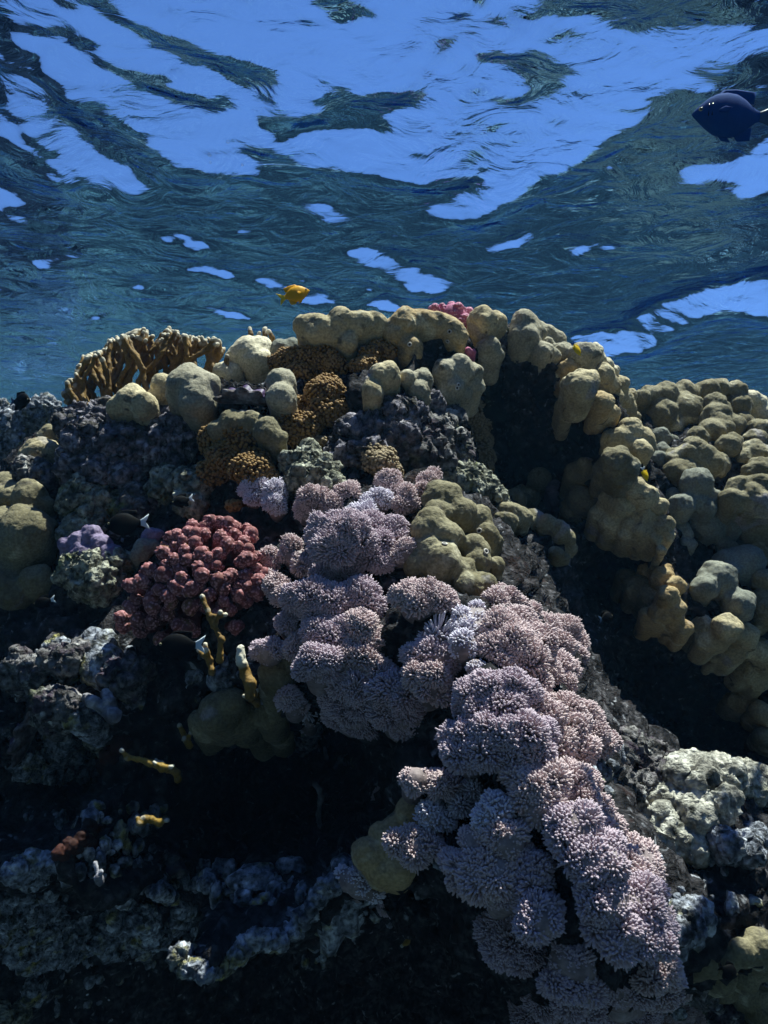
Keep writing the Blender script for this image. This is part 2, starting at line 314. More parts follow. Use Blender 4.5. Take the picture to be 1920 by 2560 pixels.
SKY = [PG(2, '1800,520 1659,600 1600,650 1500,700 1420,715 1330,700 1290,750 1320,800 1420,770 1540,790 1500,860 1659,830 1800,800'),
 PG(1, '1320,900 1400,885 1490,945 1430,965'), PG(1, '190,745 250,760 245,795'), PG(1, '-100,790 0,810 60,830 105,885 60,905 0,900 -100,900'), PG(1, '745,1005 830,1030 905,1060 850,1090 800,1055'),
 PG(1, '30,925 110,945 80,962'), PG(3, '140,20 240,5 200,55 130,45'), PG(3, '805,50 920,38 1045,100 940,95'), PG(3, '550,135 620,115 600,145'), PG(1, '1480,1080 1600,1068 1659,1100 1730,1150 1659,1160 1560,1130'),
 PG(3, '1270,200 1380,155 1450,208 1340,208'), PG(3, '1560,218 1659,193 1659,238'), PG(4, '-20,-10 60,15 70,50 240,95 265,160 110,155 60,90 0,70'), PG(4, '-30,190 20,195 90,235 0,240'),
 PG(4, '780,360 900,335 1060,320 1130,325 1090,265 1250,190 1400,140 1600,100 1800,100 1800,270 1659,265 1500,230 1400,260 1200,340 1150,400 1000,435 940,435 870,395'),
 PG(2, '440,1080 520,1050 640,1000 600,1055 500,1092'), PG(2, '900,1056 1000,1056 1010,1080 930,1078'), PG(2, '800,1090 860,1070 880,1080 830,1110'), PG(3, '380,268 430,262 420,280'), PG(1, '1560,-10 1659,-10 1659,0'),
 PG(3, '250,0 330,-5 300,15'), PG(3, '900,215 1010,235 1090,270 1000,270 930,240'), PG(3, '1080,95 1200,120 1240,150 1150,140')]
def skymask(px, py):
    px0 = px; px = px + 9 * vn(np.stack([px / 22, py / 12, 0 * px], -1), 5) + 7 * vn(np.stack([px / 8, py / 5, 0 * px], -1), 6)
    py = py + 5 * vn(np.stack([px / 30, py / 12, 0 * px + 4], -1), 7)
    d = np.zeros(px.shape, bool)
    for p in DARK: d |= pip(px, py, p)
    for p in SKY: d &= ~pip(px, py, p)
    spk = vn(np.stack([px / 30 + py / 60, py / 11, 0 * px + 9], -1), 12); band = np.clip((py - 420) / 120, 0, 1)
    d &= ~((spk + .25 * vn(np.stack([px / 12, py / 6, 0 * px + 2], -1), 13) > 1.10 - .09 * band * (px < 1150)) & (py > 380))
    return ~d
NW = 640; WX = np.linspace(-2.1, 2.1, NW); WY = np.linspace(0.1, 4.3, NW); dw = WX[1] - WX[0]
GX, GY = np.meshgrid(WX, WY, indexing='ij')
Hh = 0.012 * fbm(np.stack([GX * 2.2, GY * 3.2, 0 * GX], -1), 3, 40)
rH = np.hypot(GX, GY); ex, ey = GX / rH, GY / rH; el = np.arctan2(SURF, rH)
fx = np.fft.fftfreq(NW, dw)[:, None] * 2 * np.pi; fy = np.fft.fftfreq(NW, dw)[None] * 2 * np.pi
K2 = fx ** 2 + fy ** 2; den = K2 + 3.0 ** 2; crit = math.radians(41.3)
wx_ = np.clip(np.minimum(GX + 2.1, 2.1 - GX) / .65, 0, 1); wy_ = np.clip(np.minimum((GY - .1) * 1.7, 4.3 - GY) / .7, 0, 1); wx_, wy_ = wx_ * wx_ * (3 - 2 * wx_), wy_ * wy_ * (3 - 2 * wy_); win = wx_ * wy_
jit = 0.10 * fbm(np.stack([GX * 14, GY * 22, 0 * GX], -1), 3, 41)
for it in range(60):
    if it % 15 == 0:
        px, py = proj(np.stack([GX, GY, SURF + Hh], -1)); SM = skymask(px, py)
    gx, gy = np.gradient(Hh, dw)
    s = gx * ex + gy * ey
    amax = np.tan(np.clip(el - crit - np.radians(6.5 + 5 * fbm(np.stack([GX * 5, GY * 8, 0 * GX], -1), 2, 77)), -.7, .6)); amin = np.tan(np.clip(el - crit + math.radians(2.5), -.15, .6)) + jit * (.6 + 1.2 * np.clip((py - 450) / 150, 0, 1))
    st = np.where(SM, np.minimum(s, amax), np.maximum(s, amin))
    st = np.where(win > .9, st, s * .9); ds = st - s
    fxh = np.fft.fft2(gx + 1.5 * ds * ex); fyh = np.fft.fft2(gy + 1.5 * ds * ey)
    Hh = np.fft.ifft2((-1j * fx * fxh - 1j * fy * fyh) / den).real
gx, gy = np.gradient(Hh, dw); s = gx * ex + gy * ey; ok = np.where(SM, np.arctan(s) < el - crit, np.arctan(s) > el - crit)
vis = (win > .98) & (px > 0) & (px < 1920) & (py > 0) & (py < 1000)
print('water solved', ok[vis].mean(), 'height', Hh.min(), Hh.max(), Hh[vis].std(), time.time() - T0)
Hh = Hh * win
Hh += 0.0012 * fbm(np.stack([GX * 30, GY * 44, 0 * GX], -1), 3, 43) * win
Vw = np.stack([GX, GY, SURF + Hh], -1).reshape(-1, 3); ii = np.arange(NW * NW).reshape(NW, NW)
Qw = np.stack([ii[:-1, :-1], ii[1:, :-1], ii[1:, 1:], ii[:-1, 1:]], -1).reshape(-1, 4)
B = 24.0; fr = np.array([(-B, -B), (B, -B), (B, .1), (-B, .1), (-B, .1), (-2.1, .1), (-2.1, 4.3), (-B, 4.3), (2.1, .1), (B, .1), (B, 4.3), (2.1, 4.3), (-B, 4.3), (B, 4.3), (B, B), (-B, B)])
n0 = len(Vw); Vw = np.concatenate([Vw, np.column_stack([fr, np.full(16, SURF)])]); Qw = np.concatenate([Qw, n0 + np.arange(16).reshape(4, 4)])
wm = bpy.data.materials.new('water_surface'); wm.use_nodes = True; t = wm.node_tree; t.nodes.clear(); N, L = t.nodes, t.links
g = N.new('ShaderNodeNewGeometry'); mp = N.new('ShaderNodeMapping'); mp.inputs['Scale'].default_value = (1, 1.5, 1); L.new(g.outputs['Position'], mp.inputs[0])
na = N.new('ShaderNodeTexNoise'); na.inputs['Scale'].default_value = 10; na.inputs['Detail'].default_value = 5; na.inputs['Roughness'].default_value = .5; na.inputs['Distortion'].default_value = 1.2; L.new(mp.outputs[0], na.inputs['Vector'])
bu = N.new('ShaderNodeBump'); bu.inputs['Strength'].default_value = 1.0; bu.inputs['Distance'].default_value = .014; L.new(na.outputs['Fac'], bu.inputs['Height'])
fn = N.new('ShaderNodeFresnel'); fn.inputs['IOR'].default_value = 1.33; bf = N.new('ShaderNodeBump'); bf.inputs['Strength'].default_value = .5; bf.inputs['Distance'].default_value = .006; L.new(na.outputs['Fac'], bf.inputs['Height']); L.new(bf.outputs[0], fn.inputs['Normal'])
tr = N.new('ShaderNodeBsdfTransparent'); tr.inputs[0].default_value = (.50, .71, 1, 1)
gl = N.new('ShaderNodeBsdfGlossy'); gl.inputs['Roughness'].default_value = .0; gl.inputs['Color'].default_value = (.19, .46, 1, 1); L.new(bu.outputs[0], gl.inputs['Normal'])
mx = N.new('ShaderNodeMixShader'); L.new(fn.outputs[0], mx.inputs[0]); L.new(tr.outputs[0], mx.inputs[1]); L.new(gl.outputs[0], mx.inputs[2])
ou = N.new('ShaderNodeOutputMaterial'); L.new(mx.outputs[0], ou.inputs[0])
tag(link('water_surface', mesh('water_surface', Vw, Qw, mat=wm)), 'rippled underside of the sea surface with sky showing through', None, kind='structure')

# ================================================================== corals and everything that lives on the rock
ANCH = []
def lobes_of(txt):
    """'3:x y r, x y r; 4:x y r' -> [(px, py, rpx)]; readings of the photograph by quarter"""
    out = []
    for blk in txt.split(';'):
        k, rest = blk.split(':'); k = int(k)
        for q in rest.split(','):
            v = [float(t) for t in q.split()]
            if len(v) == 3: X_, Y_ = cpx(k, v[0], v[1]); out.append((X_, Y_, v[2] * CS))
    return out
def place(lb, Y=None, lift=.55, flat=.5, dy=0.0):
    """world centres and radii for lobes resting on the rock face"""
    ys = [reefY(a, b) if Y is None else Y for a, b, r in lb]; my = float(np.mean(ys)); out = []
    for (a, b, r), y in zip(lb, ys):
        y = flat * my + (1 - flat) * y + dy; rm = r * y / FPX; y2 = y - lift * rm
        out.append((at(a, b, y2), r * y2 / FPX)); ANCH.append(at(a, b, y2 + rm * .55 + .006))
    return out
def setorigin(V, c): return V - c
CNT = [0]
def chain(c, r, P, f):
    """joins a lobe to the nearest one already there"""
    Q_ = [p for p in P if p[2] > r * .55 and np.linalg.norm(p[0] - c) > 1e-6]
    if not Q_: return (c, c + np.array([0, .02, 0]), r * f, r * f)
    q = min(Q_, key=lambda p: np.linalg.norm(p[0] - c)); return (c, q[0], r * f, min(r, q[2]) * f)
def lobed(txt, label, mat='tan', Y=None, lift=.75, flat=.35, sub=6, back=.05, cat='coral', group='rounded lobe corals', name='lobe_coral', rings=(), subr=.5, wob=.07, h=None, kk=.3, dy=0.0, squash=1.0):
    CNT[0] += 1; rs = np.random.RandomState(100 + CNT[0]); lb = place([(a_, b_, c_ * 1.1) for a_, b_, c_ in lobes_of(txt)], Y, lift, flat, dy); P = []
    rmin = min(r for c, r in lb); rmean = np.mean([r for c, r in lb]); OB = np.mean([c for c, r in lb], 0)
    for c, r in lb:
        P.append((c, c + np.array([0, back, -back * .5]), r, r * .85))
        P.append(chain(c, r, P, .55))
        for _ in range(sub):
            d = rs.normal(size=3); d[1] = -abs(d[1]) * .8; d[2] = d[2] * .7 + .35; d /= np.linalg.norm(d)
            q = r * subr * rs.uniform(.7, 1.15); P.append((c + d * (r * 1.02 - q * .72), c + d * (r * 1.02 - q * .72), q, q))
    h = h or float(np.clip(rmean / 11, .0016, .0042))
    V, Q, Nn = blob(P, h, max(.003, rmean * kk))
    V = V + Nn * (wob * rmean * fbm(V / rmean * 1.5, 3, CNT[0]) + .045 * rmean * fbm(V / rmean * 4.5, 2, 9) + .0006 * vn(V * 260, 3))[:, None]
    o_ = np.mean([c for c, r in lb], 0)
    ob = link(name, mesh(name, V - o_, Q, mat=M[mat]), loc=o_); tag(ob, label, cat, group)
    for (k, x, y, r) in rings:                                   # worm tubes sitting in the coral skin
        a, b = cpx(k, x, y); d = ray(a, b); d /= np.linalg.norm(d)
        t_ = V @ d; off = np.linalg.norm(V - t_[:, None] * d, axis=1); cand = np.where(off < .004)[0]
        if len(cand) == 0: continue
        i = cand[np.argmin(t_[cand])]; c, n = V[i], Nn[i]
        u = np.cross(n, [0, 0, 1.]); u /= np.linalg.norm(u); w = np.cross(n, u); R1, R2 = .0032, .0011; A = np.linspace(0, 2 * np.pi, 17)[:-1]; Bq = np.linspace(0, 2 * np.pi, 9)[:-1]
        TV = np.array([c + n * (.0012 + R2 * math.sin(b_)) + (u * math.cos(a_) + w * math.sin(a_)) * (R1 + R2 * math.cos(b_)) for a_ in A for b_ in Bq])
        I = np.arange(128).reshape(16, 8); TQ = np.stack([I, np.roll(I, -1, 0), np.roll(np.roll(I, -1, 0), -1, 1), np.roll(I, -1, 1)], -1).reshape(-1, 4)
        tb = link('worm_tube', mesh('worm_tube', TV - o_, TQ, mat=M['ring']), ob)
        HV = np.array([c + n * .0014 + (u * math.cos(a_) + w * math.sin(a_)) * R1 * .95 for a_ in A] + [c + n * .0008]); HQ = np.array([[j, (j + 1) % 16, 16] for j in range(16)])
        link('tube_dark_disc', mesh('tube_dark_disc', HV - o_, HQ, mat=M['hole']), tb)  # dark disc inside the ring, the shade of the hole put into its colour
    return ob
def rock(txt, label, mat='rock', Y=None, lift=.6, amp=.28, freq=1.0, sub=9, back=.06, cat='rock', group='craggy reef rocks', name='reef_rock', flat=.35, dy=0.0, h=None, pits=.5):
    CNT[0] += 1; rs = np.random.RandomState(500 + CNT[0]); lb = place(lobes_of(txt), Y, lift, flat, dy); P = []; rmean = float(np.mean([r for c, r in lb])); OB = np.mean([c for c, r in lb], 0)
    for c, r in lb:
        P.append((c, c + np.array([0, back, -back * .4]), r * .9, r * .8))
        P.append(chain(c, r, P, .45))
        for _ in range(sub):
            d = rs.normal(size=3); d[1] = -abs(d[1]); d /= np.linalg.norm(d); q = r * .34 * rs.uniform(.35, 1.3); e = c + d * (r * .95 - q * .5); P.append((e, e, q, q))
    h = h or float(np.clip(rmean / 14, .0017, .0032)); V, Q, Nn = blob(P, h, rmean * .22)
    ks = float(np.clip(rmean / .026, .3, 1.15)); f = freq / .03 / ks ** .6
    dd = .011 * fbm(V * f, 4, CNT[0], True) + .009 * fbm(V * f * 2.6, 3, 60, True) - .008 * pits * np.clip(.5 - worley(V * f * 2.4, 8), 0, 1) * 2 + .0042 * fbm(V * f * 7, 2, 66, True)
    V = V + Nn * (dd * amp / .28 * ks)[:, None]
    o_ = np.mean([c for c, r in lb], 0)
    return tag(link(name, mesh(name, V - o_, Q, mat=M[mat]), loc=o_), label, cat, group)
def tufts(C, r, prof, L, rad, spacing, rs, sides=6, clump=.012, lenvar=.5, lean=.35, other=(), scale3=(1, 1, 1), base=.72, bend=.25, minz=-.45, tang=0.0):
    """a lumpy dome set all over with small fingers; prof = [(t, radius factor)] ending in a tip"""
    sc = np.array(scale3, float); n = int(4 * np.pi * r * r / spacing ** 2); i = np.arange(n) + .5
    ph = np.arccos(1 - 2 * i / n); th = np.pi * (1 + 5 ** .5) * i
    D = np.stack([np.cos(th) * np.sin(ph), np.sin(th) * np.sin(ph), np.cos(ph)], 1) + rs.normal(size=(n, 3)) * spacing / r * .22
    D /= np.linalg.norm(D, axis=1, keepdims=True); face = D @ np.array([0, -.75, .66]); D = D[face > minz]
    lump = 1 + .22 * fbm((C + D * r) / (r * .55), 2, int(C[0] * 977) % 50)
    Pb = C + D * (r * base * lump)[:, None] * sc
    for (c2, r2) in other: Pb_ok = np.linalg.norm(Pb - c2, axis=1) > r2 * .52; Pb, D, lump = Pb[Pb_ok], D[Pb_ok], lump[Pb_ok]
    m = len(Pb)
    if m == 0: return None
    cl = vn(Pb / clump, 70); Ln = L * (1 + lenvar * cl + .12 * rs.normal(size=m)); Ln = np.clip(Ln, L * .35, L * 1.8)
    nz = np.stack([vn(Pb / (clump * 1.3), 71), vn(Pb / (clump * 1.3), 72), vn(Pb / (clump * 1.3), 73)], 1)
    d = D / sc + lean * nz + np.array([0, 0, .22]) + rs.normal(size=(m, 3)) * .12; d /= np.linalg.norm(d, axis=1, keepdims=True)
    u = np.cross(d, rs.normal(size=(m, 3))); u /= np.linalg.norm(u, axis=1, keepdims=True); w = np.cross(d, u)
    a = np.linspace(0, 2 * np.pi, sides + 1)[:-1]; T = len(prof) - 1; rr_ = rad * (1 + .15 * rs.normal(size=m)); bd = (rs.uniform(-1, 1, (m, 1)) * u) * bend
    Vs, cs = [], []
    for t_, f_ in prof[:-1]:
        cc = Pb + d * (Ln * t_)[:, None] + bd * (Ln * t_ * t_)[:, None]
        Vs.append(cc[:, None] + (rr_ * f_)[:, None, None] * (u[:, None] * np.cos(a)[None, :, None] + w[:, None] * np.sin(a)[None, :, None])); cs.append(np.full((m, sides), t_))
    tipp = Pb + d * Ln[:, None] + bd * Ln[:, None]; Vv = np.concatenate([np.concatenate(Vs, 1), tipp[:, None]], 1); K_ = T * sides + 1
    cv = np.concatenate([np.concatenate(cs, 1), np.ones((m, 1))], 1)
    q = [[l * sides + j, l * sides + (j + 1) % sides, (l + 1) * sides + (j + 1) % sides, (l + 1) * sides + j] for l in range(T - 1) for j in range(sides)]
    tr_ = [[(T - 1) * sides + j, (T - 1) * sides + (j + 1) % sides, T * sides] for j in range(sides)]
    off = (np.arange(m) * K_)[:, None, None]
    return Vv.reshape(-1, 3), (np.array(q)[None] + off).reshape(-1, 4), (np.array(tr_)[None] + off).reshape(-1, 3), cv.ravel()
FING = [(0, .8), (.6, 1.1), (.9, .95), (1, 0)]
KNOB = [(0, .6), (.35, 1.0), (.75, .85), (1, 0)]
def soft(txt, label, mat='xenia', Y=None, lift=.7, flat=.35, L=.0085, rad=.00105, sp=.0025, stalk=True, group='soft corals with finger tufts', dy=0.0, clump=.011, cat='soft coral', name='soft_coral', partname='polyp_head', prof=FING, lean=.5, lenvar=.55, basemat=None, wide=None, minz=-.45):
    CNT[0] += 1; rs = np.random.RandomState(900 + CNT[0]); lb = place([(a_, b_, c_ * 1.15) for a_, b_, c_ in lobes_of(txt)], Y, lift, flat, dy); o_ = np.mean([c for c, r in lb], 0) + np.array([0, .03, -.02])
    root = bpy.data.objects.new(name, None); COL.objects.link(root); root.location = o_; root.empty_display_size = .02; tag(root, label, cat, group)
    P = []
    for c, r in lb:
        q_ = max(.5, 1 - L * (.8 + .5 * min(1, r / .04)) / r * .85) * .76; P.append((c, c, r * q_, r * q_)); e = c + (o_ - c) * .8 + np.array([0, .02, -r * .3])
        P.append((c, e, r * .5, r * .5))
    V, Q, Nn = blob(P, .0035, .016); V = V + Nn * (.0015 * fbm(V * 90, 2, 3))[:, None]
    link('stalk', mesh('stalk', V - o_, Q, mat=M[basemat or 'stalk']), root)
    for j, (c, r) in enumerate(lb):
        oth = [(c2, r2) for i2, (c2, r2) in enumerate(lb) if i2 != j]
        s3 = (rs.uniform(1.0, 1.25), 1, rs.uniform(.85, 1.0)) if wide is None else wide
        res = tufts(c, r, prof, L * (.8 + .5 * min(1, r / .04)), rad, sp, rs, other=oth, scale3=s3, clump=clump, base=max(.5, 1 - L / r * .85), lean=lean, lenvar=lenvar, minz=minz)
        if res is None: continue
        me = mesh(partname, res[0] - c, [res[1], res[2]], col=res[3], mat=M[mat]); h_ = link(partname, me, root, c - o_); h_['kind'] = 'stuff' if False else 'thing'
        del h_['kind']
    return root
def knobby(txt, label, mat='knobby', **kw):
    kw.setdefault('L', .0042); kw.setdefault('rad', .0031); kw.setdefault('sp', .0058)
    return soft(txt, label, mat=mat, prof=KNOB, lean=.5, lenvar=.45, clump=.009, name='knobby_coral', cat='coral', partname='knobbly_skin', basemat=mat, group='brown knobbly corals', **kw)
def branching(start, dirs, label, mat='fire', seed=1, steps=5, seg=.02, r0=.005, r1=.0035, pb=.4, spread=.5, flatdep=.35, h=.0016, tipr=.012, name='fire_coral', cat='fire coral', group=None, stop=None, up=.15):
    rs = np.random.RandomState(seed); P = []; tips = []
    def grow(p, d, n, r):
        if n <= 0: tips.append(p); return
        e = p + d * seg * rs.uniform(.75, 1.25); rn = max(r1, r * .93)
        if stop is not None and stop(e): tips.append(p); return
        P.append((p, e, r, rn))
        for b_ in range(2 if rs.rand() < pb else 1):
            j = rs.normal(size=3) * np.array([spread, spread * flatdep, spread * .6]); nd = d + j + np.array([0, 0, up]); nd /= np.linalg.norm(nd); grow(e, nd, n - 1, rn)
    for p, d in zip(start, dirs): grow(np.array(p, float), np.array(d, float) / np.linalg.norm(d), steps if np.isscalar(steps) else steps[len(tips) % len(steps)], r0)
    V, Q, Nn = blob(P, h, .0025); tips = np.array(tips); dm = np.full(len(V), 9.0)
    for tp in tips: dm = np.minimum(dm, np.linalg.norm(V - tp, axis=1))
    V = V + Nn * (.0006 * vn(V * 300, 9) + .0007 * vn(V * 120, 9))[:, None]
    o_ = np.mean(np.array(start, float), 0)
    return tag(link(name, mesh(name, V - o_, Q, col=np.clip(1.3 - dm / tipr, 0, 1), mat=M[mat]), loc=o_), label, cat, group)

# ---- rounded lobe corals -------------------------------------------------
lobed('3:1340 315 62,1390 330 70,1480 290 62,1550 300 62,1620 300 50,1500 375 42,1440 350 50', 'tan lobed coral on the reef crest just right of the yellow fish', 'tan', dy=-0.03)
lobed('3:1080 425 66,1030 435 50,1120 465 66,1130 400 50,1070 400 45', 'pale cream sunlit coral on the crest beside the branching fire coral', 'cream')
lobed('3:975 515 48,1010 500 40', 'small cream coral bump left of the dark ridged clam', 'cream')
lobed('3:700 560 44,690 600 40', 'narrow tan coral lobe tucked left of the big smooth dome by the fire coral', 'tan', dy=-0.07)
lobed('3:810 560 84,870 575 76,850 625 78,780 600 60', 'big smooth grey tan dome below the branching fire coral', 'grey_tan', sub=2, dy=-0.09)
lobed('3:560 625 58,620 645 58,585 605 45,505 655 42,650 660 35', 'low pale tan mound in front of the fire coral, above the lilac rock wall', 'tan', sub=3, dy=-0.08)
lobed('3:1215 550 64,1215 615 64', 'single egg shaped tan coral right of the dark ridged clam', 'grey_tan', sub=1, dy=-0.08)
lobed('3:1225 415 52,1260 400 40', 'blue grey coral lump left of the upper brown knobbly coral', 'shadow_blue')
lobed('3:1000 730 56,1080 725 48,950 765 46,1160 760 56,1195 795 42,1050 715 40', 'olive coral cap draped over the brown knobbly column', 'olive', dy=-0.05)
lobed('3:225 795 54,220 760 30', 'small rounded tan coral peeking out left of the lilac rock wall', 'olive', Y=1.42)
lobed('3:180 855 62,130 865 40,220 855 45,150 840 40', 'tan coral with a pale lobe beside the left edge of the lilac rock wall', 'tan', Y=1.38)
lobed('3:20 985 50,130 1050 72,190 1080 40,60 1050 50,0 1040 50;5:110 100 115,30 60 80,30 160 70,190 90 60,20 330 66,160 300 66,80 250 55,60 360 60,10 260 50', 'large heap of smooth greenish domes at the far left edge', 'olive', sub=4, kk=.18)
lobed('4:90 300 68,160 290 58,50 350 52,110 395 52,250 300 52,300 335 54,320 378 30,110 430 44,20 320 44,200 300 50', 'tallest golden brown coral on the crest with two tiny tube rings', 'gold', rings=[(4, 108, 375, 3), (4, 280, 318, 3), (4, 270, 372, 3)], dy=-.03)
lobed('4:430 290 62,480 295 48,400 275 38', 'tan coral knob just right of the pink cauliflower coral on the crest', 'tan')
lobed('4:450 400 46,470 430 42,430 425 34', 'small round coral hanging below the pink cauliflower coral', 'grey_tan', dy=-.02)
lobed('4:610 305 62,605 365 68,645 335 50,590 410 50', 'tall grey tan column on the crest with a rough dark side', 'grey_tan', dy=-0.04)
lobed('4:700 345 40,740 365 38,690 400 44,760 430 52,850 430 52,885 430 45,660 310 30', 'smooth shaded coral slope behind the small yellow fish', 'grey_tan')
lobed('4:905 415 36,925 450 34,955 480 34,985 500 30', 'sunlit cream rim coral at the right shoulder of the mound', 'cream', dy=.03, sub=9, subr=.38)
lobed('4:800 495 48,770 520 35', 'orange brown lobe under the shaded coral slope', 'gold', dy=-.01)
lobed('4:680 425 50,730 435 30,640 420 34', 'brownish cap on top of the dark rock pillar', 'grey_tan', dy=-.05)
lobed('4:945 520 52,975 560 46,1010 560 44,1030 620 46,1050 670 38,1075 700 28,990 610 40,1070 600 24', 'long ridge of tan knobs running down the right shoulder', 'tan', sub=3)
lobed('4:850 570 68,885 540 45,820 600 38,800 560 34,850 520 30', 'pale highlighted coral dome on the right shoulder facing the camera', 'tan', dy=-.06, sub=9, subr=.38)
lobed('4:940 640 50,980 670 28,915 660 32,1000 680 22', 'small brown tan coral below the pale highlighted dome', 'gold', dy=-.06)
lobed('4:768 640 28,785 690 32,770 665 24', 'tiny twin knobbed coral hanging over the black hollow', 'tan', dy=-.05)
lobed('4:15 510 52,-20 520 50,40 535 30,-50 560 40;3:1610 590 45', 'smooth pale dome centred under the tallest golden coral', 'tan', sub=2, dy=-0.07)
lobed('4:100 530 38,165 535 46,150 585 44,165 615 36', 'pair of small joined domes between two larger smooth corals', 'grey_tan', sub=2, dy=-0.07)
lobed('4:270 500 54,325 500 66,375 510 50,290 570 58,370 560 55,275 612 42,330 600 50', 'large grey tan coral with a face like pair of tube rings', 'grey_tan', rings=[(4, 325, 550, 3), (4, 320, 575, 3)], sub=3, dy=-0.08)
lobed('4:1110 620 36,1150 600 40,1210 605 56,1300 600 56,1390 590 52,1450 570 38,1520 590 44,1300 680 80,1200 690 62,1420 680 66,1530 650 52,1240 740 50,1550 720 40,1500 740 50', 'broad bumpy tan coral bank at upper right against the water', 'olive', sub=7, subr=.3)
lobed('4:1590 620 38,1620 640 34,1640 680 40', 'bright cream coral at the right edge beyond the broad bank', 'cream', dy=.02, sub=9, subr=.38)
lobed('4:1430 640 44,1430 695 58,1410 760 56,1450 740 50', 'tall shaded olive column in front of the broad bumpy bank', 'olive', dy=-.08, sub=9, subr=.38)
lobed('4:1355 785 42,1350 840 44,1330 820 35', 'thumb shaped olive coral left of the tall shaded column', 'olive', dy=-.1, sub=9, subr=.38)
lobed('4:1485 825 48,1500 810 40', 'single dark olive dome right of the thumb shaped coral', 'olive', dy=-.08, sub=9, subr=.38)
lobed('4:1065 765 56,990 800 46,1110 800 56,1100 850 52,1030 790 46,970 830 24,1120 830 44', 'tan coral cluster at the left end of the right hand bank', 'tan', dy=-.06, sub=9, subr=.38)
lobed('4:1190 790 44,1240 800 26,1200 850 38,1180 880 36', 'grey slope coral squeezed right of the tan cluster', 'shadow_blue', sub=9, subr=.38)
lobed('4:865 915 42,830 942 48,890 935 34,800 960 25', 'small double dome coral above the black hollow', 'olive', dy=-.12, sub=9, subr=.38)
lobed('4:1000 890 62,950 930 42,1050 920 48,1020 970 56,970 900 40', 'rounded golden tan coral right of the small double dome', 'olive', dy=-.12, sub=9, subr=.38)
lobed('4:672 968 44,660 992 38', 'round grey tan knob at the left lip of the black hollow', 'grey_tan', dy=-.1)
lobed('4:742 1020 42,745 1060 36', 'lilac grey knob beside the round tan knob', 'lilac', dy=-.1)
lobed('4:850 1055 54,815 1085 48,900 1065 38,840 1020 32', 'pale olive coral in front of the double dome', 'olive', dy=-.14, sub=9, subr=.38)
lobed('4:1085 1000 42,1125 1035 48,1060 980 30;6:1180 -20 40', 'pale tan coral with a hooked right side above the overhang', 'tan', dy=-.14, sub=9, subr=.38)
lobed('4:970 1050 38,1010 1072 52,1060 1085 36;6:930 15 44,990 45 56,1060 75 56,1120 85 56,1170 110 36,1130 20 46,1205 60 44,1230 108 22,1200 165 18', 'sunlit plate of pale knobs jutting over the black overhang', 'tan', dy=-.16, lift=.3, sub=9, subr=.38)
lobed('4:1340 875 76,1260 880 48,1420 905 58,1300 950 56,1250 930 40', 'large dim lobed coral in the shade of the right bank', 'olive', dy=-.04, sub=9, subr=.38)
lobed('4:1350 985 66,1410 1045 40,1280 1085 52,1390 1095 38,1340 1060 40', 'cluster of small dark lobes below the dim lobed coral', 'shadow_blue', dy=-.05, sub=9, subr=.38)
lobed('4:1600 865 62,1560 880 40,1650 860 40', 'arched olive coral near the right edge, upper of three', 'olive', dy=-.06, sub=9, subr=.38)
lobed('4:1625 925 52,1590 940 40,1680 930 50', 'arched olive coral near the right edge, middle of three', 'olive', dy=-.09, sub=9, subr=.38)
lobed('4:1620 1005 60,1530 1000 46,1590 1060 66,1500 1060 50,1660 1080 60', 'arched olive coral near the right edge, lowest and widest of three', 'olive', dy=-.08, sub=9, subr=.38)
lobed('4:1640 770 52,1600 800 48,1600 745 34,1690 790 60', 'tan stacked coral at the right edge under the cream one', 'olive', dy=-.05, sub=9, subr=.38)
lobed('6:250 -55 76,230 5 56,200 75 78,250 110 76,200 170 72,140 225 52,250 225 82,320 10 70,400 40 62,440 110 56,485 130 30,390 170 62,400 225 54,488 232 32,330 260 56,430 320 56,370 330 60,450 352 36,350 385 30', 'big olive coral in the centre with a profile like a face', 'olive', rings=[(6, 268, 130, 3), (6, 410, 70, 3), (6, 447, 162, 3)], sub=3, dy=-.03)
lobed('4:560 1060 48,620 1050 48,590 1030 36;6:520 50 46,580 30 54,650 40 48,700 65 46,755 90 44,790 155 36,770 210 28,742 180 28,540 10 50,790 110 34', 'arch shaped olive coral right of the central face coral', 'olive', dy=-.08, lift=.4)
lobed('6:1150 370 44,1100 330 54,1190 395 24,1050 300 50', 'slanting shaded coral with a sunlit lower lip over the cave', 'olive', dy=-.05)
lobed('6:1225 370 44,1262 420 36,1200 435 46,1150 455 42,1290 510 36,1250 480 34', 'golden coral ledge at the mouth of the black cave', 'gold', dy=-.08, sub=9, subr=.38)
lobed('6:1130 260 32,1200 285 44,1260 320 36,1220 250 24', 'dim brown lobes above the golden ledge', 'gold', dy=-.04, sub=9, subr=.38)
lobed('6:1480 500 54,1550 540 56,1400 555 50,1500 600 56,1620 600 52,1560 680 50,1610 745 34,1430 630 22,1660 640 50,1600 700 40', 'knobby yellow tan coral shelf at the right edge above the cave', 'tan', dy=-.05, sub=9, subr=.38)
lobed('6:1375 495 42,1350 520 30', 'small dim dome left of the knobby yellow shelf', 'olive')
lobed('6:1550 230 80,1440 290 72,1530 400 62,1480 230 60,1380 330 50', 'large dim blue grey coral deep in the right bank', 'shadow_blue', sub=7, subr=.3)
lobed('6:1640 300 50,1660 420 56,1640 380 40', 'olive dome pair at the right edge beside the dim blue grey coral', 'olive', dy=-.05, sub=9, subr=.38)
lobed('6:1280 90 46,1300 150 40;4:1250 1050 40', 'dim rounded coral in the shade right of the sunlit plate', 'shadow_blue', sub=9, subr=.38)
lobed('6:1480 160 34,1400 60 56,1500 60 50,1340 30 40', 'pair of nearly black domes high in the shaded bank', 'shadow_blue')
